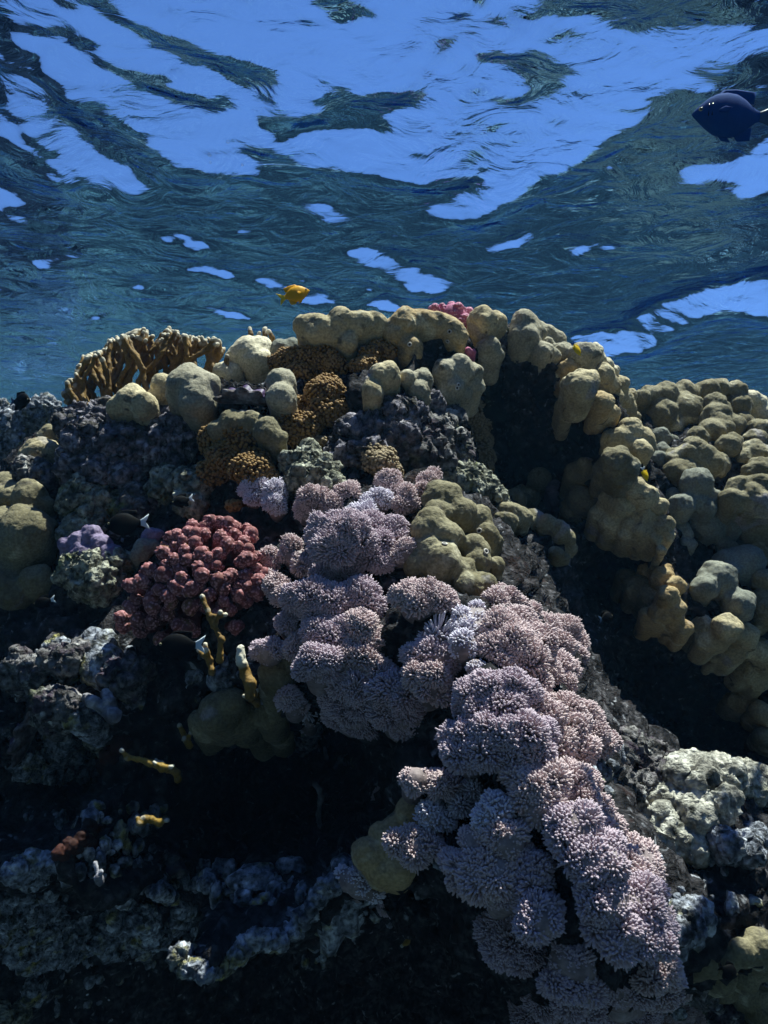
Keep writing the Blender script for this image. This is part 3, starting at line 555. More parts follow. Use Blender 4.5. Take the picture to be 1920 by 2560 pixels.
lobed('6:1600 70 66,1650 170 60,1560 30 44', 'dark olive dome at the right edge below the three arches', 'olive', sub=9, subr=.38)
lobed('6:1520 820 36,1560 830 34,1490 810 22', 'thin sunlit coral sliver inside the right hand cave', 'tan', dy=-.1)
lobed('6:1620 860 38,1650 880 36', 'lower sunlit coral sliver at the right edge of the cave', 'tan', dy=-.1, sub=9, subr=.38)
lobed('6:1640 975 42,1670 1000 40', 'pale lobe poking in from the right edge above the pale boulder', 'olive', dy=-.1, sub=9, subr=.38)
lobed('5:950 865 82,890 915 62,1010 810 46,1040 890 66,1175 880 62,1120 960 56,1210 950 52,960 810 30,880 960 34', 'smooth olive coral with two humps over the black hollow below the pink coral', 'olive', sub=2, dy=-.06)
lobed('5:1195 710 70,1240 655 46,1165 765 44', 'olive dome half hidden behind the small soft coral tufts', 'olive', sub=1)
lobed('8:120 190 62,150 170 40,60 250 50;7:1600 375 62,1560 355 38,1640 440 56;8:30 330 60,60 420 70,0 290 50,100 360 60', 'mustard coral carrying a soft coral tuft at the lower centre', 'gold', sub=2, Y=.93)
lobed('8:1485 840 40,1545 795 46,1620 765 60,1610 850 56,1555 905 52,1670 820 60,1700 760 50', 'finger lobed olive coral in the bottom right corner', 'olive', sub=2, dy=-.12)
lobed('8:1440 895 66,1390 850 44,1480 950 46', 'flat leaf like olive lobe in the bottom right corner', 'olive', sub=1, dy=-.12)
lobed('8:1600 965 56,1650 1040 60,1560 990 40', 'lowest olive lobe at the right edge of the picture', 'olive', sub=2, dy=-.12)
lobed('5:300 150 40,350 130 44,400 110 46,440 150 44,480 190 40,350 180 44,420 190 40,300 190 28,500 170 24', 'lilac lumpy crust on the ledge left of the pink coral', 'lilac', dy=-.02, subr=.5)
lobed('5:655 105 34,640 120 28,680 100 24', 'small lilac lobe just left of the pink coral top', 'lilac')
lobed('5:620 160 40,600 190 34,660 150 26', 'grey knob left of the pink coral under the lilac lobe', 'shadow_blue')
# ---- rocks -------------------------------------------------------------------
rock('3:340 730 80,450 740 90,540 720 80,400 820 110,520 840 110,340 900 80,450 930 100,560 930 90,620 830 70', 'broad lilac crusted rock wall below the fire coral', 'purple_rock', lift=.3)
rock('3:700 740 80,780 760 76,740 840 80,680 840 70,820 820 50', 'lilac grey rock block right of the broad lilac wall', 'purple_rock', lift=.3)
rock('3:380 1040 70,450 1060 66,400 1090 60,330 1060 60', 'greenish speckled rock at the foot of the lilac wall', 'pale_rock')
rock('3:140 930 54,180 960 46,110 920 40,210 990 36', 'small dark rock wedged above the left greenish domes', 'rock')
rock('3:720 960 60,700 1010 60,740 900 26,735 875 16', 'pale pointed rock with a reddish tip right of the lilac wall', 'pale_rock', amp=.2)
rock('3:840 1000 70,830 1060 70,790 980 50', 'rounded grey green rock left of the brown knobbly column', 'pale_rock', amp=.2)
rock('3:580 1060 50,560 1090 50,620 1080 46', 'small dark rock between the lilac wall and the pointed rock', 'rock')
rock('3:1330 900 76,1300 960 66,1400 940 66,1440 1000 60,1270 900 50,1340 840 30', 'grey lichen textured rock mound above the small white soft corals', 'pale_rock', amp=.24)
rock('3:1520 790 70,1590 760 66,1500 860 64,1600 860 64;4:30 700 70,100 690 60,60 790 70,180 650 50', 'pale broken rock under the middle row of smooth domes', 'purple_rock', amp=.34)
rock('4:160 760 70,230 780 80,200 860 80,290 840 80,270 720 60,120 870 60,320 900 60', 'dark red and grey rock above the central soft corals', 'rock', amp=.3)
rock('4:600 500 76,680 510 70,620 600 80,690 620 70,640 700 80,700 720 56,570 560 50', 'tall dark rock pillar with a ragged right edge', 'shade_dark_rock', amp=.34, dy=-.03)
rock('4:560 330 30,500 340 40,490 380 36,640 370 40', 'rough pale patch of rock under the crest knobs', 'rock')
rock('4:330 980 76,430 1010 66,400 960 46,480 1050 50,280 960 44', 'mottled grey rock right of the small pink soft coral tufts', 'pale_rock', amp=.24)
rock('3:900 630 54,930 600 24,880 680 46', 'lilac rock rib between the big smooth dome and the clam', 'purple_rock', dy=-.02)
rock('3:1030 640 80,1100 640 80,1000 680 60', 'rock darkened for the shaded hollow below the ridged clam', 'shade_dark_rock')
rock('3:60 740 60,130 690 50,200 680 60,20 820 56,100 800 50', 'far blue shaded reef rock at the left edge', 'blue_rubble', Y=2.15, lift=.2)
rock('3:60 690 34,150 650 30,10 660 34,230 680 26', 'distant hazy reef crest at the left edge behind the dark fish', 'blue_rubble', Y=2.4, lift=.2)
rock('5:340 60 56,420 40 50,300 90 44,390 50 40', 'flat pale rock ledge above the lilac crust', 'pale_rock', amp=.2)
rock('5:340 230 60,420 250 76,500 230 56,300 280 50,450 310 70,370 310 60', 'mossy teal rock under the lilac crust', 'pale_rock', amp=.24)
rock('5:250 580 36,300 600 36,210 590 20', 'pale knob of rubble above the lower left slope', 'blue_rubble')
rock('5:90 660 54,150 700 56,60 700 46,240 640 50,300 650 60,340 620 50', 'dark green rubble bank left of the black hollow', 'rock', amp=.3)
rock('5:500 690 46,570 680 46,540 730 50,620 660 26,470 720 36', 'small ragged rock under the left side of the pink coral', 'rock')
rock('5:210 820 60,280 830 50,230 790 26,190 870 46', 'dark ridged rock behind the white forked coral', 'rock')
rock('5:330 880 50,370 900 46,350 850 30', 'pale lump of rock left of the white forked coral', 'blue_rubble', amp=.2)
rock('5:250 960 60,200 1010 66,300 1030 60,130 1060 60,220 1080 66,330 1090 56', 'spiky speckled rubble slope at the lower left', 'blue_rubble', amp=.36)
rock('5:390 1010 40,420 990 26,370 1040 36', 'small knobbed rubble lump beside the red sponge', 'pale_rock')
rock('5:80 920 90,140 860 50,60 1000 70', 'dark rock holding the wavy lipped clam', 'shade_dark_rock', dy=.03)
rock('7:130 410 40,90 430 44,190 410 30,60 450 36', 'arched pale rock rim at the lower left edge', 'blue_rubble')
rock('7:30 560 60,60 640 66,20 700 60,110 620 56,150 590 50,90 720 60,180 680 46', 'sunlit mustard and blue rubble heap at the left edge', 'blue_rubble', amp=.36)
rock('7:330 660 26,370 640 40,400 700 46,350 720 40', 'blue rubble lumps left of the tall pale stump', 'blue_rubble', amp=.3)
rock('7:490 680 46,550 600 34,520 650 34,550 720 44,430 740 40,470 770 36', 'pale blue crusted rubble clump at the lower left centre', 'blue_rubble', amp=.3)
rock('7:620 740 40,650 720 34,600 770 30,600 660 34,620 620 24', 'knobbly rubble right of the pale blue clump', 'blue_rubble', amp=.3)
rock('7:770 610 30,760 650 30,730 690 24,790 600 20', 'tall pale stump standing alone in the lower left', 'blue_rubble', amp=.16)
rock('7:885 430 18,880 470 26,860 500 30,930 520 30', 'small pointed rubble spike in the dark lower middle', 'blue_rubble', amp=.2)
rock('7:690 520 26,710 540 24,670 540 20', 'little rubble knob left of the pointed spike', 'blue_rubble', amp=.2)
rock('7:745 400 26,770 440 22,750 430 24', 'dim rubble knob high in the lower left hollow', 'rock', amp=.2)
rock('7:1080 640 62,1040 620 40,1100 610 36', 'lilac dead coral lump in the dark lower middle', 'purple_rock', amp=.3)
rock('7:1180 650 44,1140 680 40', 'speckled green lump right of the lilac dead coral', 'rock')
rock('7:840 730 34,840 760 30,900 740 22', 'round speckled rubble ball above the lower ridge', 'blue_rubble', amp=.24)
rock('7:760 820 24,800 860 24,840 860 26,880 880 24,780 790 16', 'left end of the knobby ridge in the black foreground', 'blue_rubble', amp=.42, freq=1.5, back=.03, Y=.91)
rock('7:930 860 23,970 840 23,1020 810 23,1060 760 23,1100 740 26,1150 740 26,1200 740 22', 'middle stretch of the knobby ridge in the black foreground', 'blue_rubble', amp=.42, freq=1.5, back=.03, Y=.93)
rock('7:1260 700 22,1300 650 23,1340 610 23,1370 560 23,1400 520 23,1440 500 22', 'upper stretch of the knobby ridge climbing to the pale tuft', 'blue_rubble', amp=.42, freq=1.5, back=.03, Y=.95)
rock('7:140 960 34,150 930 26,130 990 26', 'pale stump near the bottom left corner', 'blue_rubble', amp=.2)
rock('7:20 1070 50,70 1050 34,-20 1090 60', 'sunlit rock in the bottom left corner', 'pale_rock', amp=.2)
rock('7:250 780 46,180 800 40,130 820 40,280 740 40', 'low blue rubble at the foot of the mustard heap', 'blue_rubble', amp=.3)
rock('8:1330 60 110,1420 60 110,1530 70 100,1620 90 90,1250 160 90,1200 260 90,1330 200 100,1280 340 80,1200 340 60,1430 160 80', 'large pale sunlit boulder at the lower right', 'pale_boulder', amp=.2, lift=1.0, sub=3, freq=.7)
rock('8:1480 330 50,1560 350 50,1600 300 44', 'shaded rubble under the right side of the pale boulder', 'blue_rubble', amp=.3)
rock('6:1050 1000 46,1100 1040 56,1020 1060 46,1180 1050 40,1140 1090 46,1220 1080 30;8:1010 60 50,1110 90 54,1050 120 46,1190 40 40', 'dark knotted rubble between the soft coral and the pale boulder', 'rock', amp=.4, freq=1.4)
rock('8:1290 640 46,1350 620 46,1330 690 40,1270 700 40,1380 660 30', 'blue tinted rubble clump right of the long soft coral ribbon', 'blue_rubble', amp=.34)
rock('8:1340 920 50,1380 980 56,1420 1040 60,1470 1080 56,1340 1010 46', 'dark rubble bank under the leaf like olive lobe', 'rock', amp=.36)
rock('5:1350 900 24,1330 950 26,1290 980 26,1260 1020 24', 'thin bluish rubble rib below the small tufts', 'blue_rubble')
rock('5:1500 1080 26,1560 1070 24,1480 1100 26', 'little spiked rubble lump in the dark below the soft corals', 'blue_rubble', amp=.3)
rock('8:130 620 60,180 660 50,60 560 50', 'dim rubble below the mustard coral', 'shade_dark_rock')
rock('5:480 1050 44,520 1000 34,450 1080 44,540 980 22', 'rounded red sponge on the lower left slope', 'red_sponge', cat='sponge', name='red_sponge', group=None, amp=.14)
rock('7:300 330 26,350 300 24,250 365 22,380 240 20', 'long dim red sponge ridge in the lower left shade', 'red_sponge', cat='sponge', name='red_sponge', group=None, amp=.16)
# ---- brown knobbly corals
knobby('3:1240 450 56,1320 450 66,1400 450 60,1450 480 50,1200 460 40,1300 510 56,1340 420 40', 'upper brown knobbly coral under the crest domes')
knobby('4:-20 400 40,20 420 40,-70 470 44;3:1600 430 44,1560 480 46', 'brown knobbly coral under the left foot of the tallest golden coral')
knobby('3:1405 600 80,1400 680 70,1430 660 60,1420 560 50', 'tall round brown knobbly coral in the middle of the mound')
knobby('3:1240 740 66,1310 740 66,1250 700 50,1330 790 40,1260 800 46', 'brown knobbly coral right of the olive cap')
knobby('3:1230 650 44,1290 640 40,1180 660 36', 'small brown knobbly patch under the egg shaped coral')
knobby('3:950 800 76,1030 800 80,960 880 70,920 940 60,1000 900 60', 'dark brown knobbly column under the olive cap')
knobby('3:1090 930 76,1040 930 50,1150 950 50,1010 1080 30,1110 880 50', 'golden brown knobbly coral at the foot of the column')
knobby('4:360 690 54,390 740 56,410 800 50,420 870 50,400 640 30,430 920 40', 'tall olive brown knobbly ridge right of the dark red rock', mat='knobby_pale')
knobby('3:1610 860 50;4:0 900 60,-40 890 50,40 940 40,10 860 40', 'pale brown knobbly coral above the small soft corals', mat='knobby_pale')
knobby('3:1380 800 26,1340 820 24,1420 850 24', 'tiny brown knobbly patch on the grey lichen rock', mat='knobby_pale')
# ---- soft corals
soft('3:1085 1010 48,1125 1000 44,1100 1050 40', 'small white pink soft coral left of the row above the centre', 'xenia_white')
soft('3:1190 1020 44,1215 1035 30,1180 1070 44,1200 1090 36', 'small pale soft coral pair beside the leftmost white one', 'xenia_white')
soft('3:1350 1050 60,1320 1080 44;5:1310 10 30', 'small pinkish soft coral left of the centre top row', 'xenia_pink')
soft('3:1440 1075 46,1500 1025 44,1520 1000 30', 'pair of rounded pinkish tufts in the top row of soft corals', 'xenia_pink')
soft('4:30 975 54,50 1020 36,-5 985 30', 'rounded pink tuft left of the lilac soft coral in the top row', 'xenia_pink')
soft('4:190 975 46,170 1010 36,205 950 30', 'upright pink tuft directly above the central face coral', 'xenia_pink', dy=-.03)
soft('4:100 1040 44,75 1075 36,125 1070 30', 'pink tuft between the rounded and the upright one', 'xenia_pink')
soft('3:1600 1075 40,1640 1050 46;4:0 1060 40;5:1560 20 60', 'pale lilac soft coral mat behind the big tufted head', 'xenia_white')
soft('5:1420 90 80,1500 80 90,1450 150 84,1540 120 70,1390 130 60', 'big lilac soft coral head right of the pink coral', dy=-.06)
soft('5:1600 60 60,1640 130 60,1600 200 60,1650 230 46;6:40 60 50,60 110 40', 'lilac soft coral against the left side of the central face coral', dy=-.02)
soft('6:90 160 40,110 190 24,60 190 30', 'small pinkish tuft touching the central face coral', 'xenia_pink', dy=-.03)
soft('5:1160 190 42,1180 220 30', 'small round pinkish tuft right of the pink coral top', 'xenia_pink')
soft('5:1260 150 44,1245 185 36,1310 235 38,1290 200 36', 'slender pinkish soft coral beside the big lilac head', 'xenia_pink')
soft('5:1190 320 52,1230 365 50,1165 290 30', 'pinkish soft coral touching the right side of the pink coral', 'xenia_pink')
soft('5:1290 370 64,1360 370 76,1430 380 70,1360 430 60', 'wide lilac soft coral in the second row below the big head', dy=-.04)
soft('5:1410 280 60,1490 290 66,1440 320 50', 'lilac soft coral between the big head and the second row')
soft('5:1560 360 70,1590 410 60,1530 400 56', 'lilac soft coral at the right end of the second row', dy=-.02)
soft('5:1250 480 48,1290 500 34,1225 500 28', 'small lilac tuft below the second row', dy=-.02)
soft('5:1370 510 60,1430 540 66,1480 500 56,1420 480 50', 'lilac grey soft coral in the middle of the third row', dy=-.04)
soft('5:1560 490 66,1590 570 60,1520 560 50,1625 530 40', 'pinkish soft coral at the right end of the third row', 'xenia_pink', dy=-.04)
soft('5:1130 595 44,1190 600 46,1160 620 40', 'pale tuft on the left below the pink coral', dy=-.02)
soft('5:1275 585 52,1310 600 46', 'small pinkish tuft above the half hidden olive dome', 'xenia_pink', dy=-.02)
soft('5:1360 640 60,1410 640 56,1330 680 50,1400 690 50', 'lilac tuft overlapping the half hidden olive dome', dy=-.08)
soft('5:1510 620 64,1580 640 64,1630 690 66,1530 680 60', 'pinkish soft coral in the fourth row', 'xenia_pink', dy=-.05)
soft('5:1490 740 66,1560 750 80,1460 800 70,1520 830 84,1600 820 80,1480 880 66,1560 900 70', 'broad drooping lilac soft coral low on the left of the garden', dy=-.09)
soft('6:30 770 70,90 800 70,20 860 76,110 860 56,80 920 60,140 920 46', 'lilac soft coral cascade right of the broad drooping one', dy=-.08)
soft('5:1255 810 48,1235 785 34,1290 830 34', 'small round lilac tuft beside the two humped olive coral', dy=-.06)
soft('5:1330 860 28,1345 900 24,1325 930 20', 'thin whitish tuft hanging right of the small round one', 'xenia_white', dy=-.06)
soft('6:60 370 50,110 350 54,180 360 62,240 380 60,150 400 56,280 390 34', 'mushroom shaped lilac soft coral below the central face coral', 'xenia_pink', dy=-.08)
soft('6:230 530 46,200 550 40,250 560 34', 'small blue white spray of tentacles in the dark gap', 'xenia_white', dy=-.06, L=.016, sp=.005)
soft('6:330 450 40,400 415 28,410 460 34,340 500 44,430 520 34', 'white curled soft coral above the pinkish mound', 'xenia_white', dy=-.08)
soft('6:340 560 44,370 590 34,330 600 30', 'white curled soft coral left of the pinkish mound', 'xenia_white', dy=-.08)
soft('6:410 680 30,390 675 24', 'tiny pale tuft under the white curled coral', 'xenia_white', dy=-.08)
soft('6:130 620 50,190 610 54,260 610 50,290 650 44,230 650 50', 'lilac soft coral on the near side of the dark gap', dy=-.06)
soft('6:150 700 56,220 710 66,190 760 60,240 790 44', 'pinkish tapering soft coral below the dark gap', 'xenia_pink', dy=-.07)
soft('6:480 390 50,530 370 46,590 410 46,630 430 30,510 350 30', 'pinkish tufts directly under the chin of the face coral', 'xenia_pink', dy=-.06)
soft('6:500 500 74,580 480 70,560 570 90,640 560 80,480 580 60,600 640 80,520 640 60,680 620 56', 'largest pinkish soft coral mound in the centre right', 'xenia_pink', dy=-.09)
soft('6:700 500 56,770 510 60,810 570 60,740 580 64,820 620 50', 'sunlit pinkish soft coral on the right rim of the mound', 'xenia_pink', dy=-.05)
soft('6:790 680 46,740 660 54,770 740 46,700 700 56', 'lower right pinkish soft coral of the mound', 'xenia_pink', dy=-.05)
soft('6:380 790 70,460 770 76,540 750 70,430 850 76,520 830 80,360 850 50,600 780 60', 'wide ruffled lilac soft coral in the middle of the garden', dy=-.1)
soft('6:640 830 70,600 890 70,690 880 70,660 740 50', 'pinkish soft coral right of the wide ruffled one', 'xenia_pink', dy=-.07)
soft('6:300 970 60,370 950 66,450 940 70,350 1040 76,440 1030 80,530 960 76,300 1030 46', 'large lilac soft coral with long fingers at the left of the lower garden', dy=-.12)
soft('6:610 960 80,560 1040 80,660 1040 70,690 960 60', 'lilac soft coral joining the long fingered one', dy=-.1)
soft('6:780 860 70,850 890 66,800 950 76,880 960 66,750 1010 70,840 1030 76,930 1010 56,980 990 34', 'wide lilac soft coral on the right edge above the rubble', 'xenia_pink', dy=-.08)
soft('8:130 65 46,105 45 34,155 50 34', 'leftmost of the three pinkish mushroom tufts by the mustard coral', 'xenia_pink', Y=.85)
soft('8:240 70 50,285 85 34,210 60 30', 'middle of the three pinkish mushroom tufts by the mustard coral', 'xenia_pink', Y=.85)
soft('8:385 95 34,400 80 20', 'white tuft with a smooth white stalk right of the mushroom tufts', 'xenia_white', Y=.85)
soft('8:335 160 38,310 150 24', 'white cup shaped soft coral between the mushroom tufts and the white one', 'xenia_white', Y=.85)
soft('8:195 180 40,215 220 40,185 215 30', 'bright white soft coral on the mustard coral', 'xenia_white', Y=.85)
soft('8:270 230 34,255 210 24', 'small white soft coral touching the bright white one', 'xenia_white', Y=.85)
soft('8:60 320 50,120 300 46,190 330 50,130 360 56,225 330 30', 'pale pinkish cushion soft coral on the mustard coral', 'xenia_pink', Y=.85)
soft('8:10 150 50,30 180 44', 'dim lilac tuft left of the mustard coral', dy=-.02)
soft('8:480 150 44,510 180 40,440 220 50,490 220 46', 'pale soft coral at the top of the lower left ribbon', 'xenia_white', dy=-.12)
soft('8:370 300 44,430 290 50,500 290 60,560 280 50,540 340 50,400 340 46', 'pinkish soft coral second from the top of the lower left ribbon', 'xenia_pink', dy=-.12)
soft('8:290 400 46,350 420 60,430 420 70,400 490 66,480 480 66,330 480 44,520 420 50', 'wide pinkish soft coral across the lower left ribbon', 'xenia_pink', dy=-.12)
soft('8:600 400 60,660 430 56,630 490 66,680 500 44,580 470 50', 'lilac soft coral on the right of the wide pinkish one', dy=-.09)
soft('8:530 540 60,460 550 50,600 560 50', 'dim lilac soft coral low on the left ribbon', dy=-.09)
soft('8:660 620 64,710 660 56,640 690 60,710 600 44', 'square lilac soft coral beside the dark cleft', dy=-.09)
soft('8:540 660 66,480 700 60,560 740 70,640 770 66,500 790 60,600 820 56', 'dark blue shaded soft coral at the bottom of the left ribbon', dy=-.02)
soft('8:790 790 50,830 830 56,770 850 50,860 880 46', 'narrow lilac soft coral emerging from the dark cleft', dy=-.05)
soft('8:760 930 66,840 930 66,890 960 50,800 1000 66,880 1030 60', 'lilac soft coral near the bottom centre', dy=-.06)
soft('8:690 990 66,730 1070 76,640 1060 70,830 1090 76,920 1090 50', 'dark shaded soft coral at the bottom edge', dy=-.02)
soft('8:580 30 60,640 70 70,720 50 66,620 130 60,690 140 66,660 200 50;6:650 1090 50', 'lilac soft coral at the top left of the long right ribbon', 'xenia_pink', dy=-.1)
soft('8:800 50 76,870 70 60,850 130 70,780 120 60,900 130 44', 'pinkish soft coral at the top right of the long right ribbon', 'xenia_pink', dy=-.07)
soft('8:780 230 60,850 230 70,790 300 66,870 300 70', 'ruffled lilac soft coral left in the upper right ribbon', dy=-.1)
soft('8:930 190 60,970 240 56,930 270 56,990 290 44', 'pinkish soft coral right in the upper right ribbon', 'xenia_pink', dy=-.07)
soft('8:890 370 70,960 350 66,830 390 56,970 420 66,890 440 60', 'lilac soft coral across the middle of the right ribbon', dy=-.1)
soft('8:1060 340 56,1110 390 60,1050 400 56,1140 440 60,1080 470 66', 'sunlit pinkish soft coral bulging on the ribbon right side', 'xenia_pink', dy=-.08)
soft('8:900 530 66,980 530 66,920 600 66,990 590 60', 'blue shaded soft coral in the middle of the right ribbon', dy=-.08)
soft('8:1090 540 70,1150 540 56,1120 610 70,1050 610 56,1180 590 36', 'lilac soft coral right of the blue shaded one in the ribbon', dy=-.07)
soft('8:940 680 66,1020 690 70,1000 760 66,1080 700 56', 'dim blue soft coral below the ribbon middle', dy=-.06)
soft('8:1160 680 56,1210 690 36,1120 750 60,1190 770 56,1210 640 30', 'lilac soft coral on the lower right of the ribbon', dy=-.06)
soft('8:1200 860 60,1240 900 50,1150 910 60,1190 960 66,1270 960 40', 'pale pinkish soft coral near the foot of the ribbon', 'xenia_pink', dy=-.06)
soft('8:1040 880 66,1080 950 66,1010 960 60,1100 1030 66,1020 1050 66', 'dark blue soft coral left at the foot of the ribbon', dy=-.04)
soft('8:1190 1050 66,1270 1040 56,1310 1090 50,1230 1110 60', 'lowest soft coral of the ribbon at the bottom edge', 'xenia_pink', dy=-.06)
soft('7:1480 460 24,1530 470 33,1570 510 29,1620 550 26,1510 500 26', 'pale soft coral strip on top of the knobby ridge', 'xenia_white', Y=.95)
soft('8:20 570 36,5 600 30', 'small dim bluish tuft under the mustard coral', dy=-.03)

# ---- pink cauliflower coral: base plus warty knobs
def wart_knob(seed, L=.034, r=.0095, nw=70, wr=.0019):
    rs = np.random.RandomState(seed); P = [(np.zeros(3), np.array([0, 0, L]), r * .7, r * .85)]
    for _ in range(4):
        d = rs.normal(size=3); d[2] = abs(d[2]) * .6; d /= np.linalg.norm(d); q = r * rs.uniform(.45, .65); c = np.array([0, 0, L * .9]) + d * r * .62; P.append((c, c, q, q))
    nb = len(P); top = np.array([0, 0, L * .9]); tips = []
    for i in range(nw):
        z = 1 - (i + .5) / nw * 1.65; a = i * 2.39996; s_ = math.sqrt(max(0, 1 - z * z)); d = np.array([math.cos(a) * s_, math.sin(a) * s_, z]) + rs.normal(size=3) * .12; d /= np.linalg.norm(d)
        best = 0
        for (p, q2, ra, rb) in P[1:nb] + [(top, top, r * .85, r * .85)]:
            m = top - p; b_ = m @ d; dd = b_ * b_ - (m @ m - ra * ra)
            if dd > 0: best = max(best, -b_ + math.sqrt(dd))
        c = top + d * (best - wr * .15); w_ = wr * rs.uniform(.75, 1.2); P.append((c, c, w_, w_)); tips.append(c + d * w_)
    V, Q, Nn = blob(P, .00105, .0011); tips = np.array(tips); dm = np.full(len(V), 9.0)
    for tp in tips: dm = np.minimum(dm, np.linalg.norm(V - tp, axis=1))
    return V, Q, np.clip(1.25 - dm / (wr * 1.15), 0, 1)
KN = [mesh('branch_knob', *wart_knob(s_)[:2], col=wart_knob(s_)[2], mat=M['pink']) for s_ in range(1, 6)]
PK = "1020 110 75,1110 110 75,1190 150 80,1270 150 75,830 150 85,960 150 70,790 230 75,870 240 75,960 220 80,1120 270 85,1220 200 70,1260 250 80,1430 240 85,1400 170 55,680 250 80,610 280 60,740 310 60,860 320 80,1190 350 85,1350 320 80,1310 370 70,650 350 65,550 360 60,550 440 85,760 420 85,920 430 90,1100 440 75,1400 400 80,1390 500 85,660 510 75,780 500 75,1340 530 70,1080 560 75,920 580 100,560 570 60,390 620 80,930 670 90,550 650 95,700 600 75,1230 650 85,1380 660 80,1500 590 75,1560 650 75,220 770 80,340 730 85,680 790 90,830 800 85,1100 720 90,1190 690 75,1000 860 80,1390 770 85,1480 840 80,500 810 65,410 900 100,600 880 80,1310 870 80,810 980 95,240 900 70,220 990 80,1150 790 85,610 950 75,430 990 85,1410 930 65,1090 1050 60,1230 1010 75,580 1060 80,110 1090 75,110 1180 80,290 1110 80,300 1220 85,430 1130 70,690 1170 75,790 1200 80,860 1250 55,520 1310 85,545 1400 60,1270 1190 75,1310 1290 50,1500 720 75,1560 820 60,1000 480 60,1480 470 60,450 620 60,1150 930 60,910 760 70,720 690 70,1300 760 60,960 970 50"
def zc2(x, y): return 280 + x * 400 / 1659., 1280 + y * 400 / 1659.
pc_px = zc2(850, 680); YC = reefY(*pc_px) - .02
root = bpy.data.objects.new('cauliflower_coral', None); COL.objects.link(root); oc = at(pc_px[0], pc_px[1], YC); root.location = oc
tag(root, 'large pink cauliflower coral of warty knobs left of the soft coral garden', 'coral')
rs = np.random.RandomState(3); bp_ = []; core = at(*zc2(850, 800), YC + .04)
for i, q in enumerate(PK.split(',')):
    x, y, r = [float(v) for v in q.split()]; X_, Y_ = zc2(x, y); dd = ((x - 850) / 900) ** 2 + ((y - 720) / 800) ** 2
    yy = YC - .085 * math.sqrt(max(0, 1 - min(1, dd))) ; c = at(X_, Y_, yy); rm = r * 400 / 1659 * yy / FPX
    d = (c - core); d /= np.linalg.norm(d); d = d + np.array([0, -.15, .35]); d /= np.linalg.norm(d); sc = rm / .0100
    o = link('branch_knob', KN[i % 5], root); o.scale = (sc * rs.uniform(.9, 1.1),) * 3
    o.rotation_mode = 'QUATERNION'; o.rotation_quaternion = Vector(d).to_track_quat('Z', 'Y'); o.rotation_quaternion.rotate(Vector(d).to_track_quat('Z', 'Y').__class__(Vector(d), rs.uniform(0, 6)))
    o.location = c - oc - d * .030 * sc; bp_.append((c - d * .03 * sc, core + (c - core) * .3, .007, .012))
V, Q, Nn = blob(bp_, .0035, .008); link('coral_base', mesh('coral_base', V - oc, Q, mat=M['pink']), root)
# small magenta coral on the crest
KM_ = []
for s_ in (11, 12, 13):
    w_ = wart_knob(s_, .02, .0085, 50, .0017); KM_.append(mesh('branch_knob', w_[0], w_[1], col=w_[2], mat=M['magenta']))
YC = 1.42; root = bpy.data.objects.new('cauliflower_coral', None); COL.objects.link(root); oc = at(*cpx(4, 300, 270), YC); root.location = oc
tag(root, 'small bright magenta cauliflower coral peeking over the crest', 'coral')
for i, (x, y) in enumerate([(225, 232), (255, 235), (290, 225), (320, 228), (240, 260), (275, 255), (305, 258), (335, 250), (365, 248), (350, 275), (315, 285), (375, 265), (335, 290), (285, 285), (212, 240)]):
    c = at(*cpx(4, x, y), YC - .02 + .01 * (i % 3)); d = np.array([(x - 300) / 160, -.4, .8]); d /= np.linalg.norm(d)
    o = link('branch_knob', KM_[i % 3], root); o.scale = (1.15,) * 3; o.rotation_mode = 'QUATERNION'; o.rotation_quaternion = Vector(d).to_track_quat('Z', 'Y'); o.location = c - oc - d * .018
V, Q, Nn = blob([(oc, oc + np.array([0, .05, -.08]), .03, .04)], .004, .01); link('coral_base', mesh('coral_base', V - oc, Q, mat=M['magenta']), root)
# little pink clump under the crest
tag(rock('4:365 410 18,385 415 14', 'tiny pink coral clump under the pink cauliflower coral', 'magenta', cat='coral', name='pink_coral_clump', group=None, amp=.06, dy=-.05), None, 'coral')
# ---- fire coral bush
def outline(x): return np.interp(x, [250, 290, 360, 430, 480, 560, 620, 680, 730, 800, 880, 940, 990], [640, 540, 425, 400, 345, 325, 300, 350, 300, 335, 345, 345, 420])
def fstop(p):
    a, b = proj(p); x = a / CS; y = (b - 640) / CS; return y < outline(x) + 8 or x < 262 or x > 985
st, dr = [], []
rf = np.random.RandomState(5)
for i in range(28):
    f = i / 27.; x = 400 + 560 * f; y = 690 - 150 * f; Yq = 1.36 + rf.uniform(-.05, .05)
    st.append(at(*cpx(3, x, y), Yq)); ang = math.radians(128 - 50 * f + rf.uniform(-12, 12)); dr.append((math.cos(ang), rf.uniform(-.25, .25), math.sin(ang)))
for i in range(9):
    st.append(at(*cpx(3, 430 - 14 * i, 690 - 6 * i), 1.33 + rf.uniform(-.02, .02))); ang = math.radians(rf.uniform(115, 160)); dr.append((math.cos(ang), rf.uniform(-.3, .1), math.sin(ang)))
branching(st, dr, 'bushy golden branching fire coral with white tips at the left of the crest', seed=4, steps=10, seg=.0165, r0=.0058, r1=.0036, pb=.42, spread=.34, up=.22, flatdep=.5, stop=fstop, h=.0019, tipr=.009)
b0 = lambda x, y, Y, k=3: at(*cpx(k, x, y), Y)
branching([b0(1080, 400, 1.36), b0(1100, 400, 1.36), b0(1140, 400, 1.36), b0(1180, 410, 1.36)], [(0, 0, 1), (.3, 0, 1), (0, 0, 1), (.1, 0, 1)], 'few thin fire coral fingers rising behind the pale cream coral', seed=8, steps=3, seg=.013, r0=.005, r1=.0035, pb=.2, spread=.2, h=.0014)
